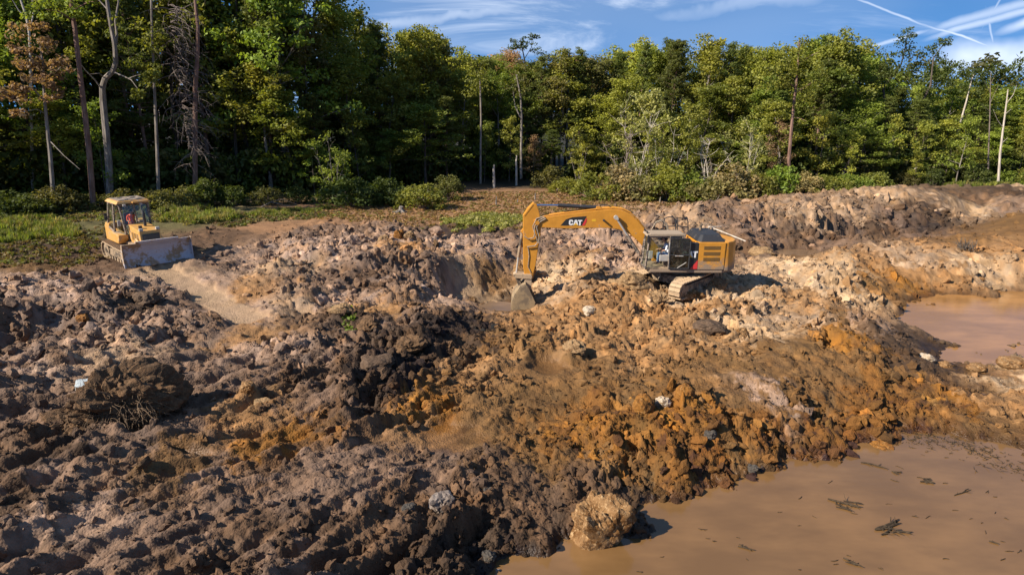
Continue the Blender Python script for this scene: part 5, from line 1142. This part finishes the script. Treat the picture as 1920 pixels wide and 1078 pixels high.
MB().box(-.10, .1, -.45, .45, 1.22, 1.80).build('dashboard', M_BLK, dc, .03)
MB().tube([(.0, -.66, 2.05), (.1, -.85, 2.05)], .015, 5).box(.06, .12, -.95, -.80, 1.9, 2.2).build('mirror', M_GREYP, dc)
for s in (-1, 1): MB().tube([(-1.2, s*.86, 2.2), (-1.3, s*1.0, 2.2)], .015, 5).box(-1.33, -1.27, s*1.02-.07, s*1.02+.07, 2.05, 2.40).build('mirror', M_BLK, dc)
M_BLADE = dirty('blade_steel', (.40, .38, .40), (.27, .18, .10), .60, None, .45, 1.5, .5)
_b = M_BLADE.node_tree.nodes['Principled BSDF']
bl = empty('blade'); bl.parent = dz; bl.location = (2.25, 0, .20); bl.rotation_euler = (0, 0, rad(-4))
prof = [(.20, .10), (.10, .25), (.03, .48), (.01, .70), (.05, .95), (.16, 1.16)]
m_ = MB(); hw = 1.62
for i in range(len(prof)-1):
    (xa, za), (xb, zb_) = prof[i], prof[i+1]; m_.prism([(xa, za), (xb, zb_), (xb-.07, zb_), (xa-.07, za)], -hw, hw)
m_.build('mouldboard', M_BLADE, bl)
MB().prism([(.24, -.02), (.195, .12), (.16, .12), (.20, -.02)], -hw-.02, hw+.02).build('cutting_edge', M_BLADE, bl, .004)
for s in (-1, 1): MB().prism([(.26, -.01), (.20, .45), (.19, .8), (.24, 1.16), (.08, 1.18), (-.08, .7), (.0, .2)], s*hw-.02, s*hw+.02).build('end_plate', M_BLADE, bl)
MB().prism([(.10, 1.162), (.20, 1.162), (.22, 1.26), (.13, 1.26)], -hw*.62, hw*.62).build('spill_guard', M_BLADE, bl)
for s in (-1, 1):
    MB().tube([(2.22, s*.55, .55), (1.2, s*.62, .62), (.3, s*.66, .6)], .11, 8).build('push_arm', M_MUDDARK, dz)
    c_ = MB().tube([(1.3, s*.58, 1.35), (1.75, s*.56, 1.05)], .07, 10).build('lift_cylinder', M_YDOZ, dz, smooth=True); MB().tube([(1.75, s*.56, 1.05), (2.2, s*.55, .78)], .04, 8).build('rod', M_CHROME, c_, smooth=True)

# ---- the two operators
M_SKIN = mat('skin', (.42, .24, .16), .6); M_HAIR = mat('dark_hair', (.02, .017, .015), .8); M_JEAN = mat('denim', (.09, .15, .28), .9); M_SHIRT = mat('white_shirt', (.62, .64, .68), .9)
M_HIVIS = mat('orange_shirt', (.90, .09, .02), .8); M_SHOE = mat('boots', (.16, .10, .06), .8); M_DTR = mat('dark_trousers', (.05, .055, .07), .9)
def skin_tree(nodes, edges, root=0, sub=1):
    me = bpy.data.meshes.new('body'); me.from_pydata([n[0] for n in nodes], edges, []); o = bpy.data.objects.new('body', me); COL.objects.link(o)
    o.modifiers.new('s', 'SKIN'); 
    if not me.skin_vertices: me.skin_vertices.new()
    for i, n in enumerate(nodes):
        r = n[1]; me.skin_vertices[0].data[i].radius = (r, r) if not isinstance(r, tuple) else r; me.skin_vertices[0].data[i].use_root = (i == root)
    o.modifiers.new('u', 'SUBSURF').levels = sub
    dg = bpy.context.evaluated_depsgraph_get(); em = bpy.data.meshes.new_from_object(o.evaluated_get(dg))
    bpy.data.objects.remove(o); return em
def seated(name, label, loc, rz, shirt, trousers, cap, lean=0.0, head_turn=0.0):
    nodes = [((0, 0, .02), (.15, .13)), ((.0, 0, .22), (.15, .115)), ((-.01+lean*.3, 0, .40), (.175, .12)), ((0+lean*.5, 0, .52), (.13, .09)), ((.02+lean*.6, 0, .61), .055), ((.04+lean*.7, 0, .68), .06)]
    edges = [(0, 1), (1, 2), (2, 3), (3, 4), (4, 5)]; seg = {}
    for s in (-1, 1):
        b = len(nodes)
        nodes += [((.06, s*.10, 0), .095), ((.45, s*.13, .05), .068), ((.46, s*.13, -.15), .058), ((.50, s*.13, -.38), .042), ((.53, s*.13, -.43), .045), ((.66, s*.14, -.45), .035)]
        edges += [(0, b), (b, b+1), (b+1, b+2), (b+2, b+3), (b+3, b+4), (b+4, b+5)]
        b = len(nodes)
        nodes += [((lean*.5, s*.19, .50), .06), ((.10+lean*.3, s*.24, .27), .046), ((.33+lean*.3, s*.22, .22), .034), ((.40+lean*.3, s*.215, .22), (.042, .02))]
        edges += [(3, b), (b, b+1), (b+1, b+2), (b+2, b+3)]
        for f in range(4):
            q = len(nodes); y0 = s*.215+(f-1.5)*.020; l_ = (.075, .085, .08, .062)[f]
            nodes += [((.445+lean*.3, y0, .222), .009), ((.445+lean*.3+l_*.55, y0, .212), .0085), ((.445+lean*.3+l_*.8, y0, .18), .0075)]; edges += [(b+3, q), (q, q+1), (q+1, q+2)]
        q = len(nodes); nodes += [((.41+lean*.3, s*.215-s*.045, .215), .010), ((.45+lean*.3, s*.215-s*.055, .195), .009)]; edges += [(b+3, q), (q, q+1)]
    me = skin_tree(nodes, edges)
    # a head with brow, nose, jaw and ears joined into the same mesh
    bm = bmesh.new(); bm.from_mesh(me); hx, hz = .06+lean*.75, .765
    R_ = Matrix.Translation((hx, 0, hz)) @ Matrix.Rotation(head_turn, 4, 'Z') @ Matrix.Rotation(rad(12), 4, 'Y')
    g = bmesh.ops.create_icosphere(bm, subdivisions=3, radius=1)
    for v in g['verts']:
        x, y, z = v.co; w = 1-.22*max(0, -z-.2); k = .10*x
        nose = max(0, 1-((y/.16)**2+((z+.08)/.22)**2))*(.16 if x > 0 else 0); eye = max(0, 1-(((abs(y)-.36)/.16)**2+((z-.08)/.12)**2))*(.07 if x > 0 else 0)
        mouth = max(0, 1-((y/.3)**2+((z+.46)/.07)**2))*(.05 if x > 0 else 0); ear = max(0, 1-((x/.2)**2+(z/.25)**2))*(.12 if abs(y) > .8 else 0)
        v.co = R_ @ Vector((.098*x*(1+k+nose-eye-mouth), .078*y*w*(1+ear), .122*z))
    bm.to_mesh(me); bm.free()
    o = link('body', me, M_SKIN); root = thing(name, label, 'person', loc, rz); o.parent = root
    me.materials.append(shirt); me.materials.append(trousers); me.materials.append(M_SHOE)
    for p in me.polygons:
        c = p.center; p.use_smooth = True
        if c.z < -.38: p.material_index = 3
        elif c.z < .09 and c.x > -.3 and not (c.x > .27 and abs(c.y) > .16 and c.z > .14): p.material_index = 2
        elif .09 <= c.z < .575 and c.x < .13+lean*.4 : p.material_index = 1
    hm = bmesh.new(); bmesh.ops.create_icosphere(hm, subdivisions=3, radius=1)
    for v in list(hm.verts):
        if v.co.z < (.32 if v.co.x > 0 else -.35): hm.verts.remove(v)
    for v in hm.verts: v.co = R_ @ Vector((.106*v.co.x, .086*v.co.y, .130*v.co.z+.002))
    h_ = bpy.data.meshes.new('cap' if cap else 'hair'); hm.to_mesh(h_); hm.free()
    for p in h_.polygons: p.use_smooth = True
    ho = link('cap' if cap else 'hair', h_, M_HAIR, root)
    if cap:
        b = MB().prism([(.07, -.075), (.17, -.055), (.19, 0), (.17, .055), (.07, .075)], .035, .045, 'z', R_).build('cap_brim', M_HAIR, ho)
    return root
seated('person', 'person in a white shirt, blue jeans and black cap seated in the excavator cab', (EX-.72, EY-.79, EZ+1.90), math.pi, M_SHIRT, M_JEAN, True, .25)
_v = Matrix.Rotation(DA, 4, 'Z') @ Vector((-.72, 0, 1.76))
seated('person', 'person in a bright orange shirt seated in the bulldozer cab, looking back', (DX+_v.x, DY+_v.y, DZ+_v.z), DA, M_HIVIS, M_DTR, False, .22, rad(100))
# ------------------------------------------------------------------ stones, clods, peat, stumps, floating sticks
def stone_mat(name, c1, c2, c3=None, sc=2.2):
    m = mat(name, c1, .85, spec=.25); n = noise(m, sc, 8, .7); n2 = noise(m, sc*5, 6, .65)
    c = mixc_(m, ramp(m, n, .40, .60), c1, c2)
    if c3: c = mixc_(m, ramp(m, n2, .52, .66), c, c3)
    K(m, mixc_(m, 1.0, c, mixc_(m, n2, (.6, .6, .6), (1.4, 1.4, 1.4)), 'MULTIPLY'), m.node_tree.nodes['Principled BSDF'].inputs['Base Color'])
    bump(m, mth(m, 'ADD', n2, mth(m, 'MULTIPLY', n, .6)), .9, .05); return m
ST = dict(cream=stone_mat('cream_stone', (.215, .12, .05), (.115, .05, .012), (.32, .21, .105)), orange=stone_mat('ochre_clay', (.20, .085, .014), (.14, .055, .011), (.22, .12, .04)), white=stone_mat('white_stone', (.42, .34, .25), (.25, .165, .09), (.46, .40, .31)),
          grey=stone_mat('grey_stone', (.20, .165, .14), (.12, .09, .07), (.24, .20, .17)), slate=stone_mat('slate_clay', (.050, .044, .038), (.075, .064, .052), (.065, .045, .028)), tan=stone_mat('tan_clay', (.24, .15, .072), (.17, .10, .046), (.28, .19, .10)),
          brown=stone_mat('brown_clod', (.09, .056, .034), (.06, .038, .023), (.12, .08, .052)), peat=stone_mat('peat', (.125, .068, .031), (.072, .042, .021), (.17, .10, .048), 5), blue=stone_mat('pale_blue_slab', (.36, .40, .41), (.28, .31, .32)))
_seed = [900]
def rock(px, py, wpx, hpx, z, kind, label, name='rock', cat='rock', group=None, sub=4, octs=None, rough=.42, boxy=.35, depth=.85, sink=.38, turn=None, smooth=False, tilt=0.0):
    """a stone whose foot stands at the pixel; width and height in photograph pixels"""
    x, y = P(px, py, z); zg = ground_z(x, y); zg = min(max(zg, z-.5), z+.5) if z > WATER-.2 else z
    s = FPX/math.hypot(y, CAM_H-z); w = wpx/s/2; h = hpx/s/2
    _seed[0] += 1; me = rock_mesh(_seed[0], sub, rough, (w, w*depth, h), name, boxy, flat=not smooth, octs=octs or ((1.0, .55), (2.1, .45), (4.3, .30), (8.5, .18), (17, .10)))
    o = link(name, me, ST[kind]); o.location = (x, y+w*.3, zg+h*(1-2*sink)); o.rotation_euler = (tilt, 0, turn if turn is not None else random.Random(_seed[0]).uniform(-.6, .6))
    return tag(o, label, cat, group)
rock(1126, 1016, 106, 112, -1.2, 'cream', 'big cream and rust boulder standing at the pond edge, bottom centre', 'boulder', 'boulder', sub=6, rough=.46, boxy=.8, sink=.24, turn=.3, octs=((.9, .5), (1.9, .45), (4.0, .26), (8, .17), (17, .07)))
rock(1206, 780, 46, 46, -.25, 'orange', 'round ochre clod left of the small white stone', 'clod', 'clod', boxy=.1, rough=.25)
rock(1242, 768, 26, 30, -.25, 'white', 'small white stone between two round ochre clods')
rock(1283, 765, 42, 38, -.3, 'orange', 'round ochre clod right of the small white stone', 'clod', 'clod', boxy=.1, rough=.25)
rock(1287, 745, 18, 14, -.25, 'white', 'tiny white stone on top of the right hand ochre clod')
rock(768, 788, 24, 24, -.05, 'orange', 'ochre clod at the edge of the dark peat, nearest the camera', 'clod', 'clod', boxy=.1, rough=.25)
rock(801, 765, 26, 22, -.05, 'orange', 'ochre clod at the edge of the dark peat, right one', 'clod', 'clod', boxy=.15, rough=.3)
rock(826, 945, 48, 44, -.35, 'grey', 'lone pale grey stone in brown mud, lower centre')
rock(1412, 906, 34, 34, -1.1, 'white', 'pale stone at the pond edge below the rusty bank')
rock(1452, 908, 44, 30, -1.15, 'brown', 'smooth brown rock at the pond edge, right of the pale stone')
rock(1572, 897, 26, 14, -1.2, 'cream', 'yellowish flat stone sitting in the pond beside the bank', boxy=.6)
rock(1655, 838, 48, 28, -1.2, 'orange', 'ochre lump at the head of the near pond', 'clod', 'clod')
rock(1540, 870, 22, 19, -1.15, 'slate', 'dark grey clod at the foot of the rusty bank', 'clod', 'clod')
rock(160, 712, 50, 20, .85, 'blue', 'pale blue white slab beside the peat mound', 'slab', 'slab', boxy=.8, rough=.15, depth=.55, sink=-.35, turn=.5, tilt=.35)
rock(188, 697, 25, 15, .85, 'slate', 'dark slate clod just above the pale blue slab', 'clod', 'clod')
rock(464, 745, 30, 26, .35, 'cream', 'wedge shaped yellowish stone in the middle left mud', boxy=.7)
rock(490, 752, 34, 14, .35, 'tan', 'flat tan slab right of the wedge shaped stone', 'slab', 'slab', boxy=.7)
rock(718, 456, 24, 22, 1.35, 'tan', 'tan clod on the grey spoil crest, left one of three', 'clod', 'clod')
rock(748, 459, 22, 26, 1.25, 'orange', 'orange clod on the grey spoil crest, middle one of three', 'clod', 'clod')
rock(768, 460, 26, 18, 1.2, 'tan', 'broad tan clod on the grey spoil crest, right one of three', 'clod', 'clod')
rock(1106, 584, 30, 18, -.05, 'white', 'white stone on the tan rubble below the boom', boxy=.5)
rock(1075, 668, 44, 34, -.1, 'tan', 'big tan clod above the small round puddle', 'clod', 'clod', boxy=.2)
rock(1390, 630, 40, 50, -.0, 'cream', 'upright pale clod below the excavator track', 'clod', 'clod', boxy=.3)
rock(1330, 625, 62, 34, -.0, 'brown', 'low brown clod left of the upright pale clod', 'clod', 'clod', boxy=.2)
rock(1192, 548, 60, 44, .0, 'tan', 'heap of tan clay pushed up between the excavator tracks', 'clod', 'clod', boxy=.1, rough=.5)
rock(1745, 664, 34, 20, -.6, 'white', 'pale stone on the bank of the far pond, left one')
rock(1778, 675, 24, 14, -.7, 'cream', 'yellowish stone on the bank of the far pond, right one')
rock(152, 597, 28, 22, 1.0, 'orange', 'lone orange clod among grey mud at left', 'clod', 'clod', boxy=.1)
rock(268, 566, 48, 34, 1.0, 'brown', 'brown turf clod left of the bulldozed lane', 'clod', 'clod', boxy=.1, rough=.5)
rock(705, 700, 74, 34, .2, 'brown', 'smooth dark slab of peat in the black soil', 'slab', 'slab', boxy=.5, rough=.3, sink=.35)
rock(765, 655, 60, 34, .35, 'peat', 'black peat lump beside the tan boundary', 'clod', 'clod', boxy=.2, rough=.5)
rock(690, 615, 54, 36, .45, 'peat', 'black peat lump with weeds next to it', 'clod', 'clod', boxy=.2, rough=.5)
rock(935, 1068, 56, 26, -1.1, 'grey', 'grey rock at the waterline, bottom centre left of the boulder', boxy=.2)
rock(915, 1040, 25, 22, -.9, 'slate', 'blue grey clod left of the big boulder', 'clod', 'clod')
rock(765, 955, 27, 13, -.25, 'slate', 'blue grey clod below the lone pale stone', 'clod', 'clod')
rock(915, 925, 22, 22, -.45, 'slate', 'blue grey clod right of the lone pale stone', 'clod', 'clod')
rock(1330, 835, 25, 22, -.65, 'slate', 'blue grey clod on the rusty bank', 'clod', 'clod')
rock(1412, 868, 19, 19, -.85, 'slate', 'blue grey clod low on the rusty bank above the pale stone', 'clod', 'clod')
rock(640, 595, 40, 26, .45, 'tan', 'tan clod above the thin puddle', 'clod', 'clod')
rock(1840, 690, 38, 20, -.95, 'cream', 'cream stone by the corner of the far pond')
rock(1910, 672, 60, 34, -.6, 'cream', 'large cream clod at the right edge by the far pond', 'clod', 'clod', boxy=.2)
rock(1430, 470, 50, 28, .2, 'tan', 'tan clod right of the excavator counterweight', 'clod', 'clod', boxy=.2)
rock(985, 500, 40, 50, .3, 'cream', 'cream clay slab behind the bucket', 'slab', 'slab', boxy=.4)
rock(1232, 566, 44, 26, -.05, 'tan', 'tan clay clod against the front of the near track', 'clod', 'clod', boxy=.1, rough=.5)
rock(1292, 556, 56, 30, -.05, 'cream', 'cream clay clod leaning on the middle of the near track', 'clod', 'clod', boxy=.1, rough=.5)
rock(1344, 540, 50, 28, .0, 'tan', 'tan clay clod behind the rear of the near track', 'clod', 'clod', boxy=.1, rough=.5)
rock(1158, 538, 44, 26, .0, 'tan', 'tan clay clod under the nose of the far track', 'clod', 'clod', boxy=.1, rough=.5)
# the big peat mound with roots
_x, _y = P(212, 790, .55); _zg = ground_z(_x, _y); pm = thing('peat_mound', 'big fibrous dark brown peat mound at the left, the largest clump there', 'peat mound', (_x, _y, _zg))
_me = rock_mesh(79, 6, .5, (1.35, .85, 1.0), 'peat_body', .0, flat=True, octs=((1.0, .5), (2.1, .45), (4.3, .30), (8.5, .17), (17, .07))); _o = link('peat_body', _me, ST['peat'], pm); _o.location = (.15, .3, .42); _o.rotation_euler = (.1, .1, .75)
_me = rock_mesh(78, 5, .5, (.75, .6, .5), 'peat_shoulder', .0, flat=True, octs=((1.0, .5), (2.1, .45), (4.3, .30), (8.5, .17), (17, .07))); _o = link('peat_shoulder', _me, ST['peat'], pm); _o.location = (-.75, -.35, .15)
_m = MB(); _q = np.random.default_rng(4)
for _k in range(900):
    _d = _q.normal(size=3); _d[2] = abs(_d[2])*.8; _d /= np.linalg.norm(_d); _p = _d*np.array([1.25, 1.0, .85])+np.array([.1, .2, .25]); _p = _p*_q.uniform(.8, 1.0)
    _m.tube(bend_line(_p, _d*.5+_q.normal(size=3)*.5+np.array([0, -.3, -.6]), _q.uniform(.2, .6), 3, _q, .25, -.15), [.012, .01, .007, .004], 3, cap=False)
_ro = _m.build('roots', stone_mat('root_fibre', (.13, .085, .05), (.075, .05, .03)), pm)
# stumps, stakes and dead wood on the field
def stump(px, py, z, label):
    x, y = P(px, py, z); zg = ground_z(x, y); q = np.random.default_rng(int(px)); o = thing('tree_stump', label, 'stump', (x, y, zg-.05)); m = MB()
    m.tube([(0, 0, 0), (.02, 0, .15), (.0, .02, .38), (.04, 0, .55)], [.30, .22, .19, .17], 9); m.build('stump_body', B_GREY, o)
    m = MB()
    for k in range(6): a = k*1.05+q.uniform(-.3, .3); m.tube([(math.cos(a)*.12, math.sin(a)*.12, .25), (math.cos(a)*.38, math.sin(a)*.38, .12), (math.cos(a)*.75, math.sin(a)*.75, q.uniform(-.05, .12))], [.08, .06, .03], 5)
    m.build('roots', B_GREY, o); return o
stump(752, 398, .9, 'rooty grey tree stump alone on the brown field')
def stake(px, py, z, hpx, label, r=.08, name='stub'):
    x, y = P(px, py, z); zg = ground_z(x, y); h = hpx/(FPX/math.hypot(x, y)); m = MB(); m.tube([(0, 0, -.1), (.02, .01, h*.5), (.05, 0, h)], [r, r*.9, r*.6], 6); o = m.build(name, B_GREY); o.location = (x, y, zg); return tag(o, label, 'stub', 'cut stubs standing in the brown field')
stake(1003, 374, .7, 13, 'short cut stub in the shaded field above the excavator arm, taller one'); stake(1237, 379, .7, 11, 'pale cut stub in the sunlit field above the cab'); stake(930, 383, .8, 16, 'grey stub in front of the left pale snag', .07); stake(970, 381, .7, 8, 'low stub between the snags and the arm', .06)
stake(1100, 360, .7, 28, 'thin rusty stake by the lone field sapling', .03); stake(1045, 358, .7, 8, 'low stub at the back of the field', .09)
def branch(px, py, z, pts, r, label, b=B_PALE, group=None):
    x, y = P(px, py, z); zg = ground_z(x, y); o = MB()
    for line in pts: o.tube([(a, c, h) for a, c, h in line], [r*(1-.75*i/(len(line)-1)) for i in range(len(line))], 5)
    q = o.build('fallen_branch', b); q.location = (x, y, zg); return tag(q, label, 'branch', group)
branch(1690, 345, .8, [[(-1.6, 0, .1), (-.6, .1, .6), (.4, 0, 1.0), (1.3, 0, 1.9)], [(.4, 0, 1.0), (1.0, .2, 1.0), (1.7, .2, .7)], [(-.6, .1, .6), (-.3, .1, 1.5)], [(.9, 0, 1.5), (1.4, -.2, 1.9)]], .09, 'white fallen branch behind the top of the spoil ridge')
branch(520, 392, 1.2, [[(-1.4, 0, .05), (-.5, .1, .5), (.4, 0, .75), (1.6, .1, .3)], [(-.5, .1, .5), (.3, .2, .3), (1.2, .2, .05)]], .05, 'thin dead branch lying in front of the dark wood', B_DEAD)
branch(1342, 392, .8, [[(-.3, 0, .0), (.1, 0, .35), (.4, .05, .1)], [(.1, 0, .35), (.25, 0, .7)]], .04, 'small dead stick in the sunlit field right of the engine hood', B_DEAD)
branch(1215, 392, .8, [[(-.5, 0, .05), (0, 0, .12), (.6, .05, .08)]], .06, 'short dark log on the sunlit field above the handrails', B_DARK)
# a tuft of dead roots on the orange spoil, far right
_x, _y = P(1808, 470, .45); _m = MB()
for _k in range(60): _a = _q.uniform(0, 6.28); _m.tube(bend_line((_q.normal()*.25, _q.normal()*.25, 0), (math.cos(_a)*.5, math.sin(_a)*.5, 1), _q.uniform(.4, .9), 3, _q, .2, -.1), [.03, .022, .015, .006], 4, cap=False)
_o = _m.build('root_clump', B_DARK); _o.location = (_x, _y, ground_z(_x, _y)); tag(_o, 'dark tuft of roots sticking out of the orange spoil at right', 'roots')
# sticks floating on the near pond
M_STICK = bark('wet_stick', (.03, .021, .013), (.065, .045, .026))
def floating(px, py, wpx, label, n=1, turn=0.0, thick=1.0, group='dark sticks floating on the near pond', name='floating_stick'):
    x, y = P(px, py, WATER); q = np.random.default_rng(int(px*7+py)); s = FPX/math.hypot(y, CAM_H-WATER); Lm = wpx/s; m = MB()
    for k in range(n):
        a = turn+q.uniform(-.25, .25)*(1 if k else 0); p0 = np.array([q.normal()*.18*Lm*(k > 0), q.normal()*.10*Lm*(k > 0), .0]); d = np.array([math.cos(a), math.sin(a), 0.])
        ln = bend_line(p0-d*Lm*.5*(1 if k == 0 else .5), d, Lm*(1 if k == 0 else .55), 5, q, .22, 0); ln = [np.array([u[0], u[1], .004+.012*thick]) for u in ln]
        r = .014*thick*(1 if k == 0 else .7); m.tube(ln, [r*.7, r, r*1.1, r, r*.8, r*.35], 5)
        for j in range(2): m.tube(bend_line(ln[1+2*j], np.array([math.cos(a+q.choice([-.9, .9])), math.sin(a+q.choice([-.9, .9])), .15]), Lm*q.uniform(.12, .28), 2, q, .2, 0), [r*.6, r*.45, r*.2], 4)
    o = m.build(name, M_STICK); o.location = (x, y, WATER); return tag(o, label, 'stick', group)
floating(1585, 944, 56, 'dark jagged branch afloat in the middle of the near pond', 5, -.45, 2.0); floating(1676, 993, 66, 'thickest dark branch afloat, lower middle of the near pond', 6, .05, 2.4)
floating(1602, 1053, 34, 'straight dark stick afloat near the bottom of the picture', 2, -.5, 1.6); floating(1402, 1030, 32, 'dark stick afloat at the lower left of the near pond', 2, -.45, 1.4)
floating(1738, 902, 28, 'knobbly dark stick afloat in the upper part of the pond', 4, .2, 2.0); floating(1810, 925, 50, 'long thin zigzag stick afloat at the right', 2, .25, 1.0)
floating(1686, 888, 24, 'dark stick afloat just out from the bank tip', 2, -.6, 1.5); floating(1865, 1018, 16, 'short dark stick afloat inside a brown stain, right edge', 1, -.6, 1.4)
floating(1640, 870, 46, 'straight stick reaching out over the water from the bank', 1, -.2, 1.6)
for k_ in range(62):
    _px, _py = _prng.uniform(1180, 1920), _prng.uniform(850, 1078)
    if _py < 1085-(_px-1000)*.36+10 or (_px > 1500 and _py < 880-(_px-1500)*.25) or _py < 855-(1700-_px)*.0: continue
    floating(_px, _py, _prng.uniform(5, 17), 'little dark twig afloat on the near pond', 1 if _prng.random() < .7 else 2, _prng.uniform(-.9, .6), _prng.uniform(.35, .7), 'little dark twigs floating on the near pond', 'floating_twig')
# trash line of bark and leaves in the corner of the pond
_src = []
for k_ in range(4):
    m = MB(); q = np.random.default_rng(k_+60)
    for j in range(3): a = q.uniform(0, 6.28); m.tube(bend_line(q.normal(size=3)*np.array([.06, .06, 0]), (math.cos(a), math.sin(a), .05), q.uniform(.1, .4), 3, q, .2), [.012, .015, .012, .005], 4)
    _src.append(source('debris', m.mesh('debris'), M_STICK))
_pp = []
for k_ in range(230):
    f = _g.uniform(0, 1); a, b = np.interp(f, [0, .35, .7, 1], [1700, 1790, 1860, 1935]), np.interp(f, [0, .35, .7, 1], [812, 820, 846, 880])
    x, y = P(a+_g.normal()*14, b+abs(_g.normal())*13, WATER); _pp.append((x, y, WATER+.01))
_pp = np.array(_pp); scatter('floating_debris', _src, _pp, _g.uniform(.2, .6, len(_pp)), np.stack([np.zeros(len(_pp)), np.zeros(len(_pp)), _g.uniform(0, 6.28, len(_pp))], -1), _g.integers(0, 4, len(_pp)), np.full((len(_pp), 3), .03))
